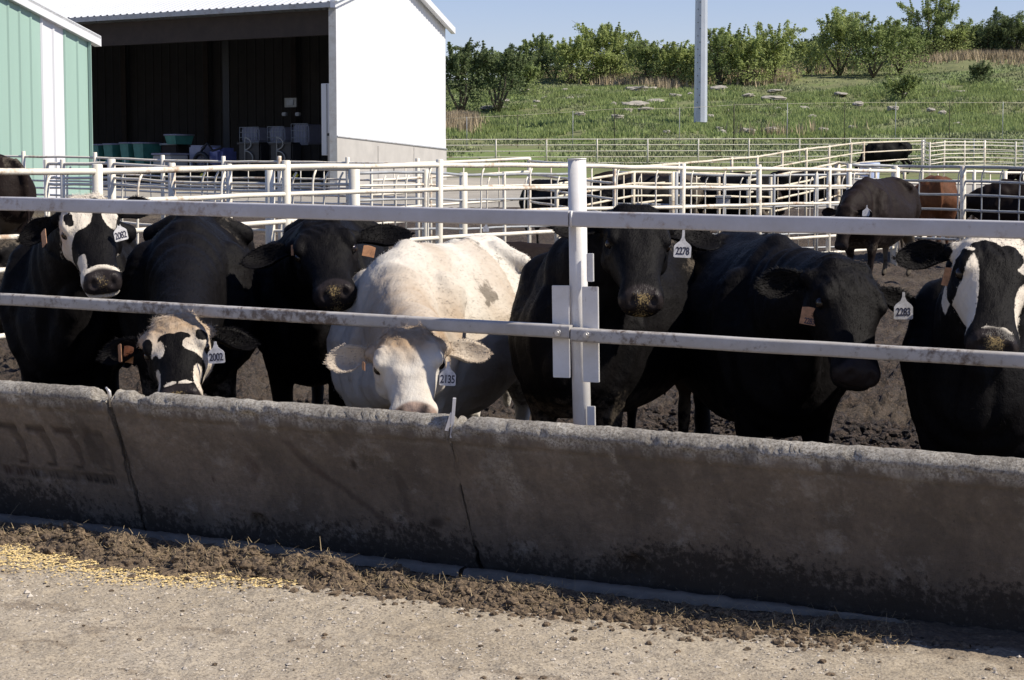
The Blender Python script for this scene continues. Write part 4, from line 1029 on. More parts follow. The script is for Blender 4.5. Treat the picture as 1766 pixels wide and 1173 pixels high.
# ================================================================== fences of the pens
def pfence(name, label, posts, drops, pr, rr, stays=(), mat='pen_white', group='white pipe fences of the pens', over=.02, bent=True, post_mat=None, cat='fence', bottom=None, railmats=None, sr=.010, stay_top=.03, skip_post=()):
    """posts: (u, v, Y) of the top rail at each post; drops: metres of each rail below the top rail"""
    P = [px(u, v, Y) for u, v, Y in posts]
    root = empty(name, (P[0].x, P[0].y, float(gz(P[0].x, P[0].y)))); tag(root, label, cat, group)
    for i, p in enumerate(P):
        if i in skip_post: continue
        g = float(gz(p.x, p.y)) - .15
        r_ = pr[i] if isinstance(pr, (list, tuple)) else pr
        top = p + Vector((random.uniform(-.008, .008), 0, over))
        mm = MB().tube([Vector((p.x, p.y, g)), p.lerp(Vector((p.x, p.y, g)), .4), top - Vector((0, 0, .006)), top], [r_, r_, r_, r_ * .8], 12)
        mm.build('post', post_mat or mat, root)
    for j, dz in enumerate(drops):
        pts = []
        for a_, b_ in zip(P, P[1:]):
            for q in range(4): pts.append(a_.lerp(b_, q / 4) - Vector((0, 0, dz + .006 * math.sin(q / 4 * 3.14) * random.uniform(-1, 1))))
        pts.append(P[-1] - Vector((0, 0, dz)))
        r_ = rr * (1.12 if j == 0 else .95)
        MB().tube(pts, r_, 8).build('rail', (railmats or {}).get(j, mat), root)
    us = [p[0] for p in posts]
    for u in stays:
        for (a_, b_, pa, pb_) in zip(posts, posts[1:], P, P[1:]):
            if min(a_[0], b_[0]) <= u <= max(a_[0], b_[0]):
                d = ray(u, 300); # solve along segment
                lo, hi = 0.0, 1.0
                for _ in range(30):
                    m_ = (lo + hi) / 2; q = pa.lerp(pb_, m_); uu = 883 + F * q.x / q.y
                    if (uu < u) == (a_[0] < b_[0]): lo = m_
                    else: hi = m_
                q = pa.lerp(pb_, lo); x = (pb_ - pa).normalized()
                pts = []
                if bent: pts += [q + x * .05 - Vector((0, 0, stay_top)), q + x * .02 - Vector((0, 0, stay_top + .05)), q + x * .004 - Vector((0, 0, stay_top + .11))]
                else: pts += [q - Vector((0, 0, .01))]
                jx = random.uniform(-.012, .012)
                pts += [q + x * jx - Vector((0, 0, drops[-1] * .55)), q + x * random.uniform(-.015, .015) - Vector((0, 0, drops[-1] + .015))]
                MB().tube(pts, sr, 6).build('stay', (railmats or {}).get('stay', mat), root)
                break
    return root
def sF1(u): return 3400 / (233 * (2900 - u) / 2733)
def F1v(u): return float(np.interp(u, [-200, 60, 250, 493, 700, 870, 1000, 1100, 1240, 1370, 1480, 1700], [299, 298, 294, 288, 285, 284, 286, 289, 291, 291, 294, 297]))
f1posts = [(u, F1v(u), sF1(u)) for u in (-230, 167, 493, 757, 985, 1177, 1310, 1430, 1545)]
pfence('pipe_fence', 'nearest cream pipe fence running across the pen right behind the steers', f1posts, [0, .228, .456, .684, .912, 1.14], [.045, .04, .036, .034, .034, .034, .034, .034, .046], .0215,
       stays=(80, 239, 383, 540, 739, 830, 913, 1063, 1130, 1191, 1247, 1292, 1360, 1405, 1470), mat='pen_white', over=.055)
# fences beyond, left of the post
pfence('pipe_fence', 'thin white back fence in front of the green building and barn', [(-60, 268, 34), (40, 270, 33.5), (164, 272, 33), (280, 277, 32.5), (385, 279, 32), (482, 279, 31.5), (600, 281, 31), (720, 283, 30.5)], [0, .26, .40, .52, .64, .8], .035, .017,
       stays=(100, 175, 218, 262, 330, 360, 430, 520, 560, 640, 680), over=.09, bent=False, sr=.008)
pfence('pipe_fence', 'white pipe fence with thick posts just behind the nearest one, left side', [(80, 283, 21.5), (107, 283, 21.4), (192, 282, 21.2), (296, 289, 20.6), (395, 291, 20.2), (465, 292, 19.9), (611, 292, 19.5)], [0, .15, .22, .40, .62, .86], [.03, .028, .045, .04, .03, .05, .055], .016,
       stays=(118, 213, 350, 372, 505, 560, 585), over=.05)
pfence('pipe_fence', 'greyish pipe fence between the barn corner and the white post', [(611, 299, 20.2), (733, 297, 21), (799, 302, 22), (870, 301, 22.6), (990, 300, 23.5)], [0, .13, .28, .44, .60], [.05, .035, .045, .02, .03], .014,
       stays=(660, 682, 700, 840, 905, 960), over=.03, mat='pen_white', railmats={0: 'galvanised', 2: 'galvanised', 4: 'galvanised'})
pfence('pipe_gate', 'white gate peaking above the nearest fence right of the barn', [(640, 286, 27), (742, 281, 28), (913, 273, 29.5)], [0, .2, .4, .6, .8], [.02, .025, .03], .02, stays=(700, 800, 860), over=.01, bent=False, cat='gate')
pfence('pipe_gate', 'white gate sloping down from the peak towards the white post', [(913, 278, 29.5), (985, 283, 27), (1060, 289, 25)], [0, .2, .4, .6, .8], .02, .018, stays=(950, 1020), over=.01, bent=False, cat='gate', skip_post=(0,))
pfence('pipe_fence', 'pipe fence of white and lavender rails in the middle pens', [(960, 318, 27), (1092, 297, 30), (1160, 298, 31), (1240, 300, 32), (1330, 303, 33)], [0, .17, .36, .55, .75], [.03, .03, .05, .03, .03], .018,
       stays=(1035, 1075, 1105, 1200, 1290), over=.02, mat='pen_cream', bent=False)
pfence('pipe_fence', 'long galvanised pipe fence crossing behind the rusty black steer', [(1060, 297, 31), (1165, 300, 31), (1250, 303, 31), (1335, 303, 31.2), (1408, 302, 31.6), (1500, 300, 32)], [0, .22, .49, .71, .93, 1.16], [.03, .04, .025, .025, .04, .025], .018,
       stays=(1100, 1130, 1215, 1275, 1375, 1395, 1450, 1475), over=.03, mat='galvanised', railmats={'stay': 'pen_white', 1: 'pen_white', 3: 'pen_white'})
pfence('pipe_fence', 'tall galvanised fence with white corner post behind the rusty black steer', [(1465, 284, 29.5), (1545, 287, 30), (1662, 288, 29), (1790, 291, 28)], [0, .21, .41, .63, .85, 1.07], [.04, .065, .045, .04], .020,
       stays=(1583, 1650, 1690, 1722, 1756), over=.01, mat='galvanised', post_mat='pen_white', railmats={'stay': 'galvanised'})
pfence('pipe_fence', 'white pipe fence at the right side beyond the tall galvanised one', [(1500, 293, 33), (1590, 296, 33), (1680, 296, 33.3), (1733, 298, 33.5), (1830, 300, 34)], [0, .2, .43, .66, .89, 1.1], [.03, .02, .03, .045, .03], .021,
       stays=(1615, 1705, 1762), over=.03, bent=False)
pfence('pipe_fence', 'cream pipe fence climbing diagonally towards the distant black steer', [(1060, 290, 33), (1170, 283, 37), (1262, 274, 42), (1306, 271, 45), (1349, 263, 49), (1391, 257, 53), (1430, 253, 57), (1468, 248, 62), (1490, 246, 65), (1590, 243, 74)],
       [0, .32, .64, .95], .034, .022, over=.04, mat='pen_cream', bent=False)
pfence('pipe_fence', 'cream pipe fence rising to a peaked corner in the middle pens', [(1290, 312, 36), (1390, 293, 38), (1445, 281, 40), (1510, 290, 38), (1560, 297, 36.5)], [0, .22, .44, .66], [.03, .03, .06, .03, .03], .022,
       stays=(1340, 1420, 1478), over=.03, mat='pen_cream', bent=False)
fu = [768 + 87.3 * i for i in range(-1, 10)]
pfence('pipe_fence', 'farthest white pipe fence along the foot of the grassy hill', [(u, 241 - (u - 770) / 820 * 2, 95) for u in fu] + [(1595, 239, 95), (1680, 240.5, 94), (1766, 241.5, 93), (1850, 243, 92)], [0, .27, .56, .84, 1.12], .034, .022, over=.03, bent=False)
pfence('pipe_fence', 'white pipe fence round the small far paddock at upper right', [(1592, 244, 72), (1604, 248, 70), (1629, 245, 72), (1664, 245, 73), (1698, 245, 74), (1752, 247, 74), (1830, 248, 74)], [0, .12, .27, .42, .58, .72, .86], [.05, .03, .03, .03, .05, .03, .03], .017, over=.06, bent=False)
# thin wire fence on the hill
def wire_fence():
    pts = [(740, 207), (805, 203), (893, 199), (988, 193), (1060, 188), (1172, 187), (1266, 181), (1358, 179), (1457, 177), (1545, 177), (1638, 177), (1730, 177), (1800, 178)]
    P = []
    for u, v in pts:
        Y = 108; P.append(px(u, v, Y))
    root = empty('wire_fence', P[0]); tag(root, 'thin wire fence on slender posts crossing the grassy hillside', 'fence')
    MB().tube(P, .009, 5).build('wire', 'pen_cream', root)
    for i, p in enumerate(P):
        g = float(gz(p.x, p.y)); h = .05
        MB().tube([Vector((p.x, p.y, g - .2)), p + Vector((0, 0, h))], .018 if i != 6 else .028, 6).build('post', 'galvanised' if i % 2 else 'timber_dark', root)
wire_fence()
# ================================================================== steel pole on the hill
def pole():
    base = terr(1208, 215); Y = base.y; sc_ = F / Y; r_ = 12.0 / sc_
    root = empty('steel_pole', base); tag(root, 'tall many sided galvanised steel pole standing on the hillside', 'pole')
    n = 10; vs = []; H = 34.0
    for z, r2 in ((.12, r_), (H, r_ * .62)):
        for k in range(n):
            a = 2 * math.pi * (k + .35) / n; vs.append(base + Vector((math.cos(a) * r2, math.sin(a) * r2, z)))
    fs = [(k, (k + 1) % n, n + (k + 1) % n, n + k) for k in range(n)] + [tuple(reversed(range(n))), tuple(range(n, 2 * n))]
    MB().add(vs, fs).build('shaft', 'pole_steel', root)
    MB().tube([base + Vector((0, 0, -.3)), base + Vector((0, 0, .12))], r_ * .62, 12).build('anchor_base', 'machine_dark', root)
    m = MB()
    for k in range(16):
        z = 1.0 + k * .85
        for da in (-.62, -.28):
            a = -math.pi / 2 + da; rr_ = r_ * (1 - .38 * z / H) * 1.0
            c = base + Vector((math.cos(a) * rr_, math.sin(a) * rr_, z + (.4 if da < -.5 else 0))); m.box(c, (.05, .05, .05))
    m.build('step_bolts', 'machine_dark', root)
pole()
# ================================================================== buildings
def ribbed(p0, p1, top0, top1, bot0, bot1, out, pitch=.23, h=.02, under=None):
    """ribbed sheet wall from p0 to p1 (xy), top/bottom z; out = outward normal"""
    L = (p1 - p0).length; x = (p1 - p0).normalized(); vs = []; prof = []
    n = max(1, int(L / pitch)); pt_ = L / n
    for i in range(n):
        s0 = i * pt_
        for ds, o_ in ((0, 0), (.04, h), (.07, h), (.11, 0)): prof.append((s0 + ds, o_))
    prof.append((L, 0))
    for s_, o_ in prof:
        f = s_ / L; b_ = p0 + x * s_ + out * o_
        tz = top0 + (top1 - top0) * f if not callable(top0) else top0(f)
        vs += [Vector((b_.x, b_.y, bot0 + (bot1 - bot0) * f)), Vector((b_.x, b_.y, tz))]
    fs = [(2 * i, 2 * i + 2, 2 * i + 3, 2 * i + 1) for i in range(len(prof) - 1)]
    return vs, fs
def quad(a, b, c, d, th=None):
    m = MB()
    a, b, c, d = map(Vector, (a, b, c, d)); n = (b - a).cross(d - a).normalized() * (th or .04)
    vs = [a, b, c, d, a - n, b - n, c - n, d - n]
    m.add(vs, [(0, 1, 2, 3), (7, 6, 5, 4), (0, 4, 5, 1), (1, 5, 6, 2), (2, 6, 7, 3), (3, 7, 4, 0)]); return m
def barn():
    Cn = px(578, 0, 60); Cn.z = 0; Bk = px(768, 0, 72); Bk.z = 0
    fdir = (px(100, 28, 66.7) - px(577, 5, 60)); fdir.z = 0; fdir.normalize()
    gdir = (Bk - Cn).normalized(); gl = (Bk - Cn).length; ez = px(577, 3, 60).z; ez2 = px(768, 48, 72).z
    rz_ = ez + 1.45; g0 = 0.6
    root = empty('white_barn', Vector((Cn.x, Cn.y, float(gz(Cn.x, Cn.y))))); tag(root, 'large white metal barn with a wide dark open front', 'barn')
    outg = Vector((gdir.y, -gdir.x, 0)); Lf = 30.0
    def topf(f): return ez + (rz_ - ez) * (f / .5) if f < .5 else rz_ + (ez2 - rz_) * ((f - .5) / .5)
    cz0, cz1 = px(579, 236, 60).z, px(768, 258, 72).z
    vs, fs = ribbed(Cn, Bk, topf, None, cz0, cz1, outg, .30, .018)
    MB().add(vs, fs).build('gable_wall', 'siding_white', root)
    # concrete stem wall under it
    o2 = outg * .03
    m = quad(Vector((Cn.x, Cn.y, g0)) + o2, Vector((Bk.x, Bk.y, g0)) + o2, Vector((Bk.x, Bk.y, cz1)) + o2, Vector((Cn.x, Cn.y, cz0)) + o2, .3); m.build('stem_wall', 'concrete_wall', root)
    for t_ in (.33, .66):
        q = Cn + gdir * gl * t_ + outg * .034; MB().box((q.x, q.y, (g0 + cz0) / 2 - .1), (.03, .03, cz0 - g0 - .25)).build('wall_joint', 'concrete_wall', root)
    q0 = Cn + outg * .03; MB().tube([Vector((q0.x, q0.y, cz0 + .01)), Vector((Bk.x + outg.x * .04, Bk.y + outg.y * .04, cz1 + .01))], .03, 6).build('drip_edge', 'galvanised', root)
    # roof: front slope and back slope, ribbed
    Rd = (Cn + Bk) / 2
    def slope(E, ezz, R, rzz, name):
        x = fdir; L = Lf; n = int(L / .3); vs = []; prof = []
        for i in range(n):
            for ds, o_ in ((0, 0), (.05, .03), (.09, .03), (.14, 0)): prof.append((i * .3 + ds - .25, o_))
        for s_, o_ in prof:
            a = E + x * s_; b = R + x * s_; vs += [Vector((a.x, a.y, ezz + o_)), Vector((b.x, b.y, rzz + o_))]
        fs = [(2 * i, 2 * i + 2, 2 * i + 3, 2 * i + 1) for i in range(len(prof) - 1)]
        MB().add(vs, fs).build(name, 'roof_white', root)
    e_f = Cn - gdir * .35; e_b = Bk + gdir * .35; sl = (rz_ - ez) / (gl / 2)
    slope(e_f, ez - .35 * sl + .05, Rd, rz_ + .05, 'roof'); slope(e_b, ez2 - .35 * sl + .05, Rd, rz_ + .05, 'roof')
    # rake trim on the gable, fascia and header on the open side
    for (E, ezz) in ((e_f, ez - .35 * sl), (e_b, ez2 - .35 * sl)):
        a = Vector((E.x, E.y, ezz)) + outg * .12; b = Vector((Rd.x, Rd.y, rz_)) + outg * .12
        quad(a + Vector((0, 0, -.12)), b + Vector((0, 0, -.12)), b + Vector((0, 0, .10)), a + Vector((0, 0, .10)), .16).build('rake_trim', 'siding_white', root)
    a = e_f + fdir * Lf; zz = ez - .35 * sl
    quad(Vector((a.x, a.y, zz - .10)), Vector((e_f.x, e_f.y, zz - .10)), Vector((e_f.x, e_f.y, zz + .05)), Vector((a.x, a.y, zz + .05)), .05).build('gutter', 'galvanised', root)
    fo = -gdir
    p = Cn + fdir * .12
    c = Cn + fdir * .1 + fo * .03; MB().box((c.x, c.y, (g0 + ez) / 2 - .05), (.22, .14, ez - g0 - .12)).build('corner_post', 'galvanised', root)
    a = Cn + fdir * Lf; Cq = Cn + fdir * .32
    quad(Vector((a.x, a.y, ez - .95)) + gdir * .3, Vector((Cq.x, Cq.y, ez - .95)) + gdir * .3, Vector((Cq.x, Cq.y, ez - .2)) + gdir * .3, Vector((a.x, a.y, ez - .2)) + gdir * .3, .2).build('header_beam', 'timber_dark', root)
    for s_ in (4.9 * 1.0 + 1.8, 16):
        c = Cn + fdir * s_ + gdir * 4.5; MB().box((c.x, c.y, (g0 + ez) / 2), (.22, .22, ez - g0 - .3)).build('front_column', 'machine_dark', root)
    # back wall, left wall, floor
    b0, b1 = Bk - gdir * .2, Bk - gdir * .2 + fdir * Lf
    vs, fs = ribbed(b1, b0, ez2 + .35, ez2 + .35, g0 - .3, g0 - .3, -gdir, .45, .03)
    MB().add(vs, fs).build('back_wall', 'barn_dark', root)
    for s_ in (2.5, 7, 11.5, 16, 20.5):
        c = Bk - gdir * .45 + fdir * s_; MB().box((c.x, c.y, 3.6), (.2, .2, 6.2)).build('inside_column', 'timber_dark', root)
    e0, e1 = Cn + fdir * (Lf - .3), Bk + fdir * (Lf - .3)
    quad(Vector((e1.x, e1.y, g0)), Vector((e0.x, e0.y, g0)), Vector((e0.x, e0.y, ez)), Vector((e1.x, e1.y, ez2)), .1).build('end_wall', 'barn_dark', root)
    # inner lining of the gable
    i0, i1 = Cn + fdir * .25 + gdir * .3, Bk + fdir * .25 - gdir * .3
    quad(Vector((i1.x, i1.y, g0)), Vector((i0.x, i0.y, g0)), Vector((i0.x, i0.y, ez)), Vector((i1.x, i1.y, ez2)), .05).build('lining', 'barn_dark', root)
    return Cn, gdir, fdir, root
Cn, gdir, fdir, barn_root = barn()
def yb(u, back):                     # Y of a point u seen `back` metres behind the barn front line
    # front line: Cn + fdir*s ; find s for u with offset
    lo, hi = -1.0, 30.0
    for _ in range(40):
        m_ = (lo + hi) / 2; q = Cn + gdir * back + fdir * m_
        if 883 + F * q.x / q.y > u: lo = m_
        else: hi = m_
    return (Cn + gdir * back + fdir * lo).y
def inbox(name, label, cat, u0, u1, v0, v1, back, depth, mat, group=None, bev=.03):
    Y = yb((u0 + u1) / 2, back); a, b = px(u0, v1, Y), px(u1, v0, Y)
    root = empty(name, Vector(((a.x + b.x) / 2, Y, a.z))); tag(root, label, cat, group)
    ang = math.atan2(-fdir.y, -fdir.x)
    R = Matrix.Rotation(ang, 3, 'Z')
    w_, h_ = abs(b.x - a.x) * .97, abs(b.z - a.z)
    return root, Vector(((a.x + b.x) / 2, Y, (a.z + b.z) / 2)), w_, h_, R
def dxy(R, c, x, y, z): return c + R @ Vector((x, y, z))
# green seed bins
for (u0, u1, v0, v1, lb) in ((172, 188, 250, 283, 'pair of'), (191, 213, 249, 283, ''), (220, 240, 247, 283, ''), (242, 266, 247, 283, ''), (296, 322, 233, 249, '')):
    k = {172: 'green plastic bin farthest left inside the dark barn', 191: 'green plastic bin second from the left inside the dark barn', 220: 'green plastic bin third from the left inside the dark barn', 242: 'green plastic bin fourth from the left, beside the pale pallet box', 296: 'small green bin stacked high by the barn column'}[u0]
    root, c, w_, h_, R = inbox('plastic_bin', k, 'bin', u0, u1, v0, v1, 2.2, .8, 'bin_green', 'green plastic bins inside the barn')
    hw, hd = w_ / 2, .45; m = MB(); n = 4
    top = [(-hw, -hd), (hw, -hd), (hw, hd), (-hw, hd)]; zb, zt = -h_ / 2, h_ / 2
    vs = [dxy(R, c, x * .82, y * .82, zb) for x, y in top] + [dxy(R, c, x, y, zt) for x, y in top] + [dxy(R, c, x * .9, y * .9, zt) for x, y in top] + [dxy(R, c, x * .74, y * .74, zb + .06) for x, y in top]
    m.add(vs, [(3, 2, 1, 0)] + [(k_, (k_ + 1) % 4, 4 + (k_ + 1) % 4, 4 + k_) for k_ in range(4)] + [(4 + k_, 4 + (k_ + 1) % 4, 8 + (k_ + 1) % 4, 8 + k_) for k_ in range(4)] + [(8 + k_, 8 + (k_ + 1) % 4, 12 + (k_ + 1) % 4, 12 + k_) for k_ in range(4)] + [(12, 13, 14, 15)])
    m.build('tub', 'bin_green', root)
    r2 = MB(); 
    for k_ in range(4):
        a_, b_ = dxy(R, c, top[k_][0] * 1.02, top[k_][1] * 1.02, zt), dxy(R, c, top[(k_ + 1) % 4][0] * 1.02, top[(k_ + 1) % 4][1] * 1.02, zt); r2.tube([a_, b_], .03, 6)
    r2.build('rim', 'tank_white', root)
# caged tanks and dark bunks with letters
for (u0, u1, v0, v1, lb) in ((424, 468, 220, 246, 'caged white liquid tank, left one of three along the barn side'), (473, 511, 219, 246, 'caged white liquid tank, middle one of three along the barn side'), (514, 552, 214, 250, 'dim caged white liquid tank nearest the barn door')):
    root, c, w_, h_, R = inbox('caged_tank', lb, 'tank', u0, u1, v0, v1, 4.2, .8, 'tank_white', 'caged liquid tanks in the barn')
    m = MB(); m.box(c, (w_ * .94, .9, h_ * .94), R, .06); m.build('tank', 'tank_white', root)
    g = MB()
    for i in range(7):
        x = -w_ / 2 + w_ * i / 6; g.tube([dxy(R, c, x, -.48, -h_ / 2), dxy(R, c, x, -.48, h_ / 2)], .012, 5)
    for i in range(4):
        z = -h_ / 2 + h_ * i / 3; g.tube([dxy(R, c, -w_ / 2, -.48, z), dxy(R, c, w_ / 2, -.48, z)], .012, 5)
    g.build('cage', 'galvanised', root)
for (u, lab) in ((439, 'black machine bunker with a looped white letter B, left of the two'), (494, 'black machine bunker with a looped white letter B, right of the two')):
    root, c, w_, h_, R = inbox('black_trailer', lab, 'trailer', u - 26, u + 25, 246, 292, 1.6, 1, 'machine_dark', 'black trailers lettered B')
    m = MB(); m.box(c, (w_, .5, h_), R, .05); m.build('box_body', 'machine_dark', root)
    m = MB(); m.box(dxy(R, c, 0, -.27, h_ / 2 - .03), (w_ * 1.02, .06, .06), R); m.build('top_rail', 'machine_dark', root)
    cc = dxy(R, c, 0, -.29, .16); b = MB(); q = .0; hh_ = .46; ww = .16
    pts = [(-ww, -hh_), (-ww * .8, hh_ * .9), (-ww * .5, hh_ * 1.05)]
    b.tube([cc + R @ Vector((x, 0, z)) for x, z in pts], .016, 6)
    b.tube([cc + R @ Vector((-ww * .9 + .27 * math.sin(t_), 0, hh_ * .5 + .42 * hh_ * math.cos(t_))) for t_ in np.linspace(0, math.pi, 10)], .02, 6)
    b.tube([cc + R @ Vector((-ww * .9 + .34 * math.sin(t_), 0, -hh_ * .5 + .5 * hh_ * math.cos(t_))) for t_ in np.linspace(0, math.pi * 1.1, 10)], .02, 6)
    b.build('letter', 'paper_white', root)
# pale box, blue machine, stacked sheets, framed paper, notices, door
root, c, w_, h_, R = inbox('pallet_box', 'low pale wooden box at the front of the dark barn', 'box', 272, 316, 268, 292, .9, 1, 'paper_white'); m = MB(); m.box(c, (w_, .8, h_), R, .02); m.build('crate_body', 'concrete_wall', root); m = MB(); m.box(dxy(R, c, 0, 0, h_ / 2 + .04), (w_ * 1.06, .9, .06), R, .01); m.build('lid', 'tank_white', root)
root, c, w_, h_, R = inbox('parts_rack', 'grey rack of brown bundled goods behind the green bins', 'rack', 283, 322, 249, 283, 2.6, 1, 'timber_dark'); m = MB(); m.box(c, (w_, .6, h_), R, .05); m.build('bundle', 'timber_dark', root); m = MB(); m.tube([dxy(R, c, -w_ / 2, -.34, h_ / 2), dxy(R, c, w_ / 2, -.34, h_ / 2)], .04, 6); m.build('bar', 'galvanised', root)
root, c, w_, h_, R = inbox('blue_machine', 'dusty blue and grey machine with a wheel parked in the barn', 'machine', 331, 408, 250, 292, 1.8, 1, 'machine_blue')
m = MB(); m.box(dxy(R, c, -w_ * .26, 0, 0), (w_ * .44, 1, h_ * .96), R, .06); m.build('hopper', 'tank_white', root)
m = MB(); m.box(dxy(R, c, w_ * .27, 0, -.02), (w_ * .40, .9, h_ * .8), R, .12); m.build('engine_cover', 'machine_blue', root)
m = MB(); pts = [dxy(R, c, w_ * .0 + .30 * math.cos(t_), -.62, -.18 + .30 * math.sin(t_)) for t_ in np.linspace(0, 2 * math.pi, 20)]; m.tube(pts, .07, 8); m.build('wheel', 'machine_dark', root)
m = MB(); m.tube([dxy(R, c, -.1, -.6, .1), dxy(R, c, .25, -.6, .45), dxy(R, c, .5, -.6, .2), dxy(R, c, .9, -.6, .3)], .04, 6); m.build('hose', 'machine_dark', root)
root, c, w_, h_, R = inbox('notice_board', 'small pale framed notice hung high on the dark barn wall', 'notice board', 488, 515, 169, 185, 5.5, 1, 'paper_white'); m = MB(); m.box(c, (w_, .05, h_), R); m.build('board', 'paper_white', root); m = MB(); m.box(dxy(R, c, 0, -.04, 0), (w_ * .55, .03, h_ * .6), R); m.build('picture', 'galvanised', root)
for u in (491, 514):
    root, c, w_, h_, R = inbox('work_lamp', 'small pale lamp housing under the notice, ' + ('left one' if u == 491 else 'right one'), 'lamp', u - 5, u + 5, 194, 200, 5.4, 1, 'paper_white', 'lamp housings under the notice'); m = MB(); m.box(c, (w_, .12, h_), R, .02); m.build('housing', 'galvanised', root)
root, c, w_, h_, R = inbox('door_panel', 'tall white panel door standing just inside the barn corner', 'door', 553, 576, 144, 268, .8, .1, 'siding_white'); m = MB(); m.box(c, (w_, .08, h_), R, .01); m.build('leaf', 'siding_white', root); m = MB(); m.box(dxy(R, c, .02, -.05, 0), (.03, .02, h_ * .98), R); m.build('seam', 'galvanised', root)
root, c, w_, h_, R = inbox('gate_leaf', 'grey low gate leaf with dark frame at the barn corner', 'gate', 566, 577, 232, 290, .3, .1, 'galvanised'); m = MB(); m.box(c, (w_, .06, h_), R, .01); m.build('leaf', 'galvanised', root); m = MB(); m.box(dxy(R, c, 0, -.05, h_ / 2), (w_ * 1.1, .05, .08), R); m.build('frame', 'machine_dark', root)
for (u, lb) in ((350, 'yellow lamp low in the barn, left of the pair'), (510, 'yellow lamp low in the barn, right of the pair')):
    root, c, w_, h_, R = inbox('yellow_lamp', lb, 'lamp', u - 5, u + 5, 299, 306, .9, .1, 'lamp_yellow', 'yellow lamps low in the barn'); m = MB(); m.box(c, (w_, .15, h_), R, .04); m.build('housing', 'lamp_yellow', root)
# green building
def green():
    d = Vector((.42, .91, 0)).normalized(); Cg = px(151, 0, 50); Cg.z = 0; L = 11.0; outn = Vector((d.y, -d.x, 0))
    zc = px(151, 66, 50).z; t0 = px(50, 0, 48).z
    P0 = Cg - d * L; z_at = lambda s_: zc + (L - s_) * .262
    root = empty('green_building', Vector((Cg.x, Cg.y, .6))); tag(root, 'pale green ribbed metal building with a white stripe, at far left', 'building')
    # wall pieces: green, white stripe, green
    def s_for_u(u):
        lo, hi = 0.0, L
        for _ in range(40):
            m_ = (lo + hi) / 2; q = P0 + d * m_
            if 883 + F * q.x / q.y < u: lo = m_
            else: hi = m_
        return lo
    s1, s2 = s_for_u(77), s_for_u(116)
    for (a, b, mt, nm) in ((0, s1, 'siding_green', 'wall_panel'), (s1 + .004, s2 - .004, 'siding_white', 'white_stripe'), (s2, L, 'siding_green', 'wall_panel')):
        vs, fs = ribbed(P0 + d * a, P0 + d * b, z_at(a), z_at(b), .3, .3, outn, .40, .03)
        MB().add(vs, fs).build(nm, mt, root)
    a = P0 + outn * .14 + Vector((0, 0, z_at(0))); b = Cg + d * .35 + outn * .14 + Vector((0, 0, z_at(L + .35)))
    quad(a + Vector((0, 0, -.1)), b + Vector((0, 0, -.1)), b + Vector((0, 0, .14)), a + Vector((0, 0, .14)), .2).build('rake_trim', 'siding_white', root)
    # roof plane and far side wall
    w_ = -outn * 14; quad(a + Vector((0, 0, .16)), b + Vector((0, 0, .16)), b + w_ + Vector((0, 0, .16)), a + w_ + Vector((0, 0, .16)), .08).build('roof', 'roof_white', root)
    c0 = Cg.copy(); c1 = Cg - outn * 14
    quad(Vector((c1.x, c1.y, .3)), Vector((c0.x, c0.y, .3)) - outn * .03, Vector((c0.x, c0.y, zc - .02)) - outn * .03, Vector((c1.x, c1.y, zc - .02)), .05).build('side_wall', 'siding_green', root)
    c = Cg + outn * .035; MB().box((c.x, c.y, zc / 2 + .1), (.07, .07, zc - .3)).build('corner_trim', 'siding_green', root)
green()
# water trough near the far steer, white tank box
c = px(1500, 287, 62); root = empty('water_trough', c); tag(root, 'pale blue plastic water tub near the distant black steer', 'trough')
m = MB(); vs = []; n = 20
for z, r_ in ((-.9, .27), (.1, .32), (.12, .30), (-.0, .27)):
    vs += [c + Vector((math.cos(6.283 * k / n) * r_, math.sin(6.283 * k / n) * r_, z)) for k in range(n)]
m.add(vs, [(i * n + k, i * n + (k + 1) % n, (i + 1) * n + (k + 1) % n, (i + 1) * n + k) for i in range(3) for k in range(n)] + [tuple(range(3 * n, 4 * n))], True); m.build('tub', 'water_tank', root)
m = MB(); m.box(c + Vector((0, 0, -.75)), (.9, .7, .12), None, .02); m.build('slab', 'concrete_wall', root)
c = px(1247, 352, 27); root = empty('feed_box', c); tag(root, 'small beige mineral feeder box in the middle pen', 'feeder'); m = MB(); m.box(c + Vector((0, 0, .02)), (.17, .2, .13), None, .01); m.build('box_body', 'concrete_wall', root); m = MB(); m.box(c + Vector((0, 0, .10)), (.20, .24, .03), None, .005); m.build('lid', 'galvanised', root)
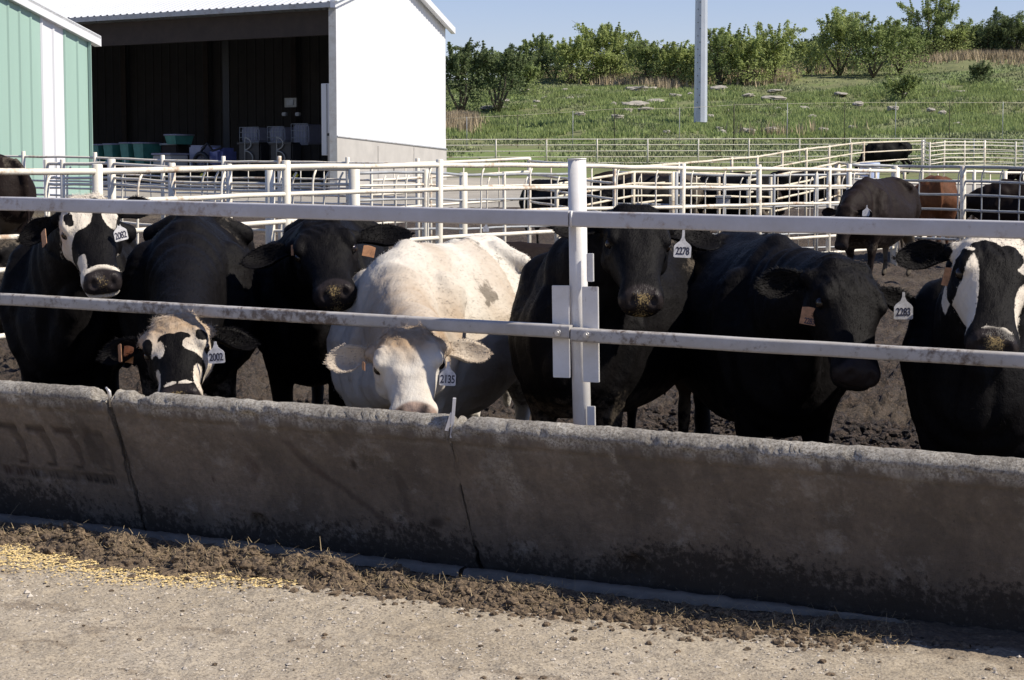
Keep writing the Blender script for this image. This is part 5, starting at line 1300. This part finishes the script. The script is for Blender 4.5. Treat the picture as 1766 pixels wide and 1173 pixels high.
# ================================================================== hillside: trees, rocks, grass
def bush(u, vt, vb, wpx, mat, label, name='bush', seed=1, dens=1.0, spire=False, off=0.0, Yf=None):
    base = terr(u, vb); sc_ = F / base.y; H = (vb - vt) / sc_; Wd = wpx / sc_ * 1.08
    root = empty(name, base); tag(root, label, 'bush' if name == 'bush' else 'tree', 'bushes and small trees on the hill crest')
    r = np.random.default_rng(seed); rd = random.Random(seed)
    # limbs
    m = MB(); tips = []; tips_extra = []
    nst = 1 if spire else rd.randint(4, 6)
    for i in range(nst):
        a = 6.283 * i / nst + rd.uniform(-.4, .4); sp_ = 0 if spire else rd.uniform(.15, .5) * Wd * .8
        top = Vector((math.cos(a) * sp_, math.sin(a) * sp_ * .8, H * (1.0 if spire else rd.uniform(.62, .98))))
        mid = top * .45 + Vector((rd.uniform(-.1, .1) * Wd, rd.uniform(-.1, .1) * Wd, 0)); r0 = .035 * H / 3 + .02
        m.tube([base - Vector((0, 0, .2)), base + mid, base + top], [r0 * 1.6, r0, r0 * .25], 6)
        tips.append((mid, top))
        for j in range(5 if not spire else 16):
            f = rd.uniform(.3, .95); q = mid.lerp(top, f) if f > .4 else mid * (f / .4)
            if spire: q = Vector((0, 0, H * (.1 + .85 * j / 16)))
            ll = Wd * (rd.uniform(.15, .34) if not spire else .5 * (1 - q.z / H) + .05); b_ = rd.uniform(0, 6.28)
            e = q + Vector((math.cos(b_) * ll, math.sin(b_) * ll, ll * rd.uniform(.1, .9)))
            m.tube([base + q, base + q.lerp(e, .5) + Vector((0, 0, ll * .1)), base + e], [r0 * .5, r0 * .3, r0 * .1], 4); tips.append((q, e))
    if not spire:
        for i in range(16):                                # wispy upright shoots above the crown
            a = rd.uniform(0, 6.28); rr_ = Wd * .42 * rd.uniform(0, 1) ** .6; q = Vector((math.cos(a) * rr_, math.sin(a) * rr_ * .8, H * rd.uniform(.55, .8) * (1 - .25 * rr_ / Wd)))
            e = q + Vector((math.cos(a) * .35, math.sin(a) * .35, H * rd.uniform(.16, .36))); m.tube([base + q, base + e], [.02, .006], 4)
            for k in range(9): f = k / 8; tips_extra.append((q.lerp(e, f), .13 * (1.2 - f)))
    m.build('trunk', 'bark', root)
    # leaf clumps along the limbs, wispy ends
    cen = []; 
    for (q, e) in tips:
        L = (e - q).length
        for k in range(max(3, int(L / .16))): 
            f = rd.uniform(.1, 1.08); cen.append((q.lerp(e, f), .21 * (1.15 - .75 * f) * (Wd / 4 + .3)))
    cen += tips_extra
    for k in range(int(60 * dens)):                       # lower skirt clumps
        a = rd.uniform(0, 6.28); rr_ = Wd * .5 * rd.uniform(.2, 1) ** .5; cen.append((Vector((math.cos(a) * rr_, math.sin(a) * rr_ * .8, H * rd.uniform(.03, .72) * (1 - .6 * rr_ / Wd))), .34 * (Wd / 4 + .3)))
    cen_p = np.array([list(c_) for c_, _ in cen]); cen_r = np.array([s_ for _, s_ in cen])
    n = int(min(13000, 4300 * dens * (Wd * H / 9) ** .8 + 800)); idx = r.integers(0, len(cen), n)
    P = cen_p[idx] + r.normal(0, 1, (n, 3)) * cen_r[idx][:, None] * np.array([.75, .75, .6])
    P = P[P[:, 2] > .02]; n = len(P)
    P = P + np.array(base)
    sz = r.uniform(.035, .10, n) * (1.3 if not spire else 1.0)
    d1 = r.normal(0, 1, (n, 3)); d1[:, 2] = d1[:, 2] * .6 + .25; d1 /= np.linalg.norm(d1, axis=1)[:, None]
    d2 = np.cross(d1, r.normal(0, 1, (n, 3))); d2 /= np.linalg.norm(d2, axis=1)[:, None]
    V = np.stack([P - d1 * sz[:, None], P + d2 * sz[:, None] * .55, P + d1 * sz[:, None] * 1.2, P - d2 * sz[:, None] * .55], 1).reshape(-1, 3)
    V = to_local(V, root)
    me = np_mesh('foliage', V, [np.arange(n * 4).reshape(n, 4)], smooth=False)
    o = link_mesh('foliage', me, mat); o.parent = root
BU = [(795, 70, 195, 90, 'leaf_dark', 'dark bushy tree touching the barn wall on the hill'), (858, 84, 192, 95, 'leaf_dark', 'dark leaning bush with a deep shaded hollow, right of the barn'),
      (880, 92, 150, 80, 'leaf_mid', 'dull green bush behind the dark hollow bush'), (928, 64, 140, 75, 'leaf_mid', 'mid green bush with wispy top, second clump from the barn'),
      (984, 66, 145, 70, 'leaf_bright', 'olive tinted sparse bush above the tan grass'), (1035, 46, 140, 105, 'leaf_bright', 'bright green spreading bush with two long upright shoots'),
      (1072, 58, 138, 70, 'leaf_bright', 'bright green bush right of the one with long shoots'), (1118, 70, 146, 80, 'leaf_mid', 'mid green low bush with a dark base, left of the pole'),
      (1160, 78, 146, 70, 'leaf_bright', 'rounded green bush just left of the steel pole'), (1195, 86, 144, 60, 'leaf_mid', 'green bush half hidden behind the steel pole'),
      (1240, 48, 146, 90, 'leaf_mid', 'tall mid green bush just right of the steel pole'), (1288, 66, 146, 80, 'leaf_bright', 'pale green bush between the pole and the peaked bush'),
      (1333, 46, 142, 95, 'leaf_bright', 'peaked green bush right of the steel pole'), (1372, 76, 118, 50, 'leaf_mid', 'low green shrub left of the broad crest tree'),
      (1408, 66, 112, 60, 'leaf_dark', 'small dark shrub on the crest beside the dry grass'), (1448, 22, 128, 115, 'leaf_bright', 'broad tall green tree with wispy crown on the crest'),
      (1506, 36, 130, 105, 'leaf_mid', 'broad green tree joined to the tall wispy one'), (1552, 42, 124, 90, 'leaf_mid', 'rounded green tree left of the tallest pointed one'),
      (1608, -6, 104, 95, 'leaf_mid', 'tallest pointed green tree on the crest at right'), (1672, 40, 92, 80, 'leaf_mid', 'low green bush behind the reddish shrub'),
      (1634, 66, 98, 60, 'leaf_red', 'reddish brown bare looking shrub on the crest'), (1716, 18, 92, 52, 'leaf_dark', 'dark pointed cedar on the crest near the right edge'), (1752, 34, 96, 80, 'leaf_dark', 'dense dark trees at the right edge of the crest'),
      (1790, 36, 96, 80, 'leaf_mid', 'green tree cut by the right edge of the crest'), (1691, 112, 152, 38, 'leaf_dark', 'small lone dark shrub on the open slope at right'), (1556, 132, 172, 60, 'leaf_mid', 'low pale green brush patch on the slope below the crest trees'),
      (1100, 88, 128, 60, 'leaf_dark', 'dark low brush behind the tan grass left of the pole'), (1690, 66, 96, 60, 'leaf_dark', 'dark brush patch beside the cedar'), (905, 110, 165, 60, 'leaf_mid', 'low green brush in front of the second clump from the barn')]
FILL = ['at the left end, against the barn,', 'second gap from the barn', 'third gap from the barn', 'gap before the long shoots', 'gap after the long shoots', 'gap left of the pole', 'just behind the pole', 'first gap right of the pole', 'second gap right of the pole',
        'gap below the peaked bush', 'gap before the broad tree', 'between the two broad trees', 'at the left foot of the tallest tree', 'at the right foot of the tallest tree', 'gap before the cedar', 'gap after the cedar']
fx_ = [825, 905, 955, 1008, 1055, 1138, 1180, 1218, 1265, 1312, 1395, 1478, 1578, 1645, 1700, 1735]
for i, (u_, t_) in enumerate(zip(fx_, FILL)):
    vb_ = float(np.interp(u_, [770, 900, 1150, 1350, 1500, 1766], [160, 140, 142, 130, 112, 92])); BU.append((u_, vb_ - random.uniform(42, 60), vb_, random.uniform(70, 95), ('leaf_mid', 'leaf_bright', 'leaf_dark')[i % 3], 'low scrubby bush in the ' + t_ if 'gap' in t_ else 'low scrubby bush ' + t_ + ' of the crest'))
for i, (u, vt, vb, wd, mt, lb) in enumerate(BU):
    sp_ = 'cedar' in lb and 'pointed cedar' in lb
    bush(u, vt, vb, wd, mt, lb, 'bush' if not ('tree' in lb or 'cedar' in lb) else 'tree', 300 + i, 1.0, sp_)
# reddish low shrub patches near tan grass
ROCK = [(1105, 159, 46), (1098, 184, 44), (850, 190, 40), (985, 173, 12), (1002, 173, 16), (940, 172, 12), (920, 186, 10), (975, 158, 10), (1040, 166, 14), (1240, 154, 26), (1335, 160, 22), (1335, 173, 32), (1083, 193, 14), (1115, 192, 26), (1385, 189, 16),
        (1340, 192, 12), (1165, 168, 18), (1190, 165, 10), (1510, 153, 18), (1655, 162, 22), (1690, 180, 30), (1620, 162, 10), (1605, 192, 12), (1625, 197, 10), (1756, 160, 20), (1255, 196, 14), (1225, 203, 10), (1560, 166, 8), (1625, 148, 14), (1058, 182, 10), (800, 200, 16), (1130, 178, 24), (1020, 160, 22), (1290, 168, 20), (1450, 165, 20), (1480, 182, 14), (1540, 190, 18), (1720, 176, 26), (870, 176, 14), (1000, 200, 14), (1065, 205, 18), (1400, 205, 16), (1500, 210, 14),
        (1330, 227, 18), (1290, 229, 22), (1245, 232, 14), (1470, 223, 12), (1650, 219, 16), (1240, 226, 10), (905, 158, 16), (925, 178, 10), (1150, 232, 12), (1420, 228, 14)]
def rocks():
    src = []
    for k in range(4):
        bm = bmesh.new(); bmesh.ops.create_icosphere(bm, subdivisions=3, radius=1)
        Vv = np.array([v_.co for v_ in bm.verts]); N = fbm(Vv[:, 0] * 1.5 + k * 9, Vv[:, 1] * 1.5, Vv[:, 2] * 3, 4, 70 + k)
        Vv = Vv * (1 + .35 * N)[:, None]
        for v_, c_ in zip(bm.verts, Vv): v_.co = c_
        me = bpy.data.meshes.new('limestone_rock'); bm.to_mesh(me); bm.free(); me.materials.append(M['limestone']); src.append(me)
    for i, (u, v, wd) in enumerate(ROCK):
        p = terr(u, v); s_ = wd / 2 / (F / p.y)
        o = bpy.data.objects.new('limestone_rock', src[i % 4]); C.objects.link(o); o.location = p + Vector((0, 0, s_ * .08 + .06)); o.scale = (s_ * 1.2, s_ * 1.2, max(.17, s_ * .26)); o.rotation_euler = (random.uniform(-.1, .25), random.uniform(-.1, .1), random.uniform(-.5, .5))
        big = wd >= 26
        tag(o, 'broad flat limestone ledge showing pale in the hillside grass' if big else 'small pale limestone rock poking out of the hillside grass', 'rock', 'large limestone ledges on the hill' if big else 'small limestone rocks on the hill')
rocks()
def tufts(name, n, pick, h, wd, mat, label, seed, lean=.35, blades_=4):
    r = np.random.default_rng(seed); X, Y = pick(r, n); Z = gz(X, Y) + np.clip((Y - 100) / 20, 0, 1) * (0.35 * fbm(X * .12, Y * .12, 0, 4, 3)) - .03
    n = len(X); V = []
    for k in range(blades_):
        an = r.uniform(0, 6.28, n); hh = h * r.uniform(.5, 1.3, n); dx, dy = np.cos(an), np.sin(an); ww = wd * r.uniform(.6, 1.4, n); ox, oy = r.normal(0, wd * 2, n), r.normal(0, wd * 2, n)
        px_, py_ = -dy, dx
        b0 = np.stack([X + ox - px_ * ww, Y + oy - py_ * ww, Z], -1); b1 = np.stack([X + ox + px_ * ww, Y + oy + py_ * ww, Z], -1)
        t = np.stack([X + ox + dx * hh * lean, Y + oy + dy * hh * lean, Z + hh], -1)
        V.append(np.stack([b0, b1, t], 1))
    V = np.concatenate(V).reshape(-1, 3)
    me = np_mesh(name, V, [np.arange(len(V)).reshape(-1, 3)], smooth=False)
    tag(link_mesh(name, me, mat), label, 'grass', kind='stuff')
def pick_green(r, n):
    Y = 92 + 112 * r.random(n) ** 1.1; u = r.uniform(740, 1800, n); X = (u - 883) / F * Y
    k = fbm(X * .22, Y * .12, 0, 3, 81) + r.normal(0, .3, n) > -.1; return X[k], Y[k]
tufts('hill_grass', 70000, pick_green, .17, .045, 'grass_blade', 'rough green grass and weeds over the hillside', 1)
def pick_dark(r, n):
    c = np.array([(t_.x, t_.y) for t_ in [terr(float(u), float(v)) for u, v in zip(r.uniform(770, 1766, 420), r.uniform(150, 236, 420))]])
    i = r.integers(0, len(c), n); return c[i, 0] + r.normal(0, .55, n), c[i, 1] + r.normal(0, .9, n)
tufts('hill_weeds', 20000, pick_dark, .34, .06, 'leaf_mid', 'green clumps of weeds scattered over the hillside', 2)
def pick_dry(r, n):
    out = []
    for (u, v, su, sY, m_) in ((935, 128, 30, 4, 3), (1085, 132, 45, 5, 5), (1390, 108, 38, 5, 5), (1130, 140, 26, 4, 2), (1640, 98, 60, 5, 4), (1730, 92, 60, 6, 5), (1300, 135, 40, 3, 2), (790, 215, 22, 3, 1.6), (1345, 230, 60, 1.0, .05)):
        p = terr(u, v); k = int(n * m_ / 32); out.append(np.stack([p.x + r.normal(0, su / (F / p.y) * .7, k), p.y + r.normal(0, sY, k)], -1))
    o = np.concatenate(out); return o[:, 0], o[:, 1]
tufts('dry_grass', 36000, pick_dry, .85, .04, 'dry_grass', 'tall tan dry grass along the hill crest and foot', 3, .25)
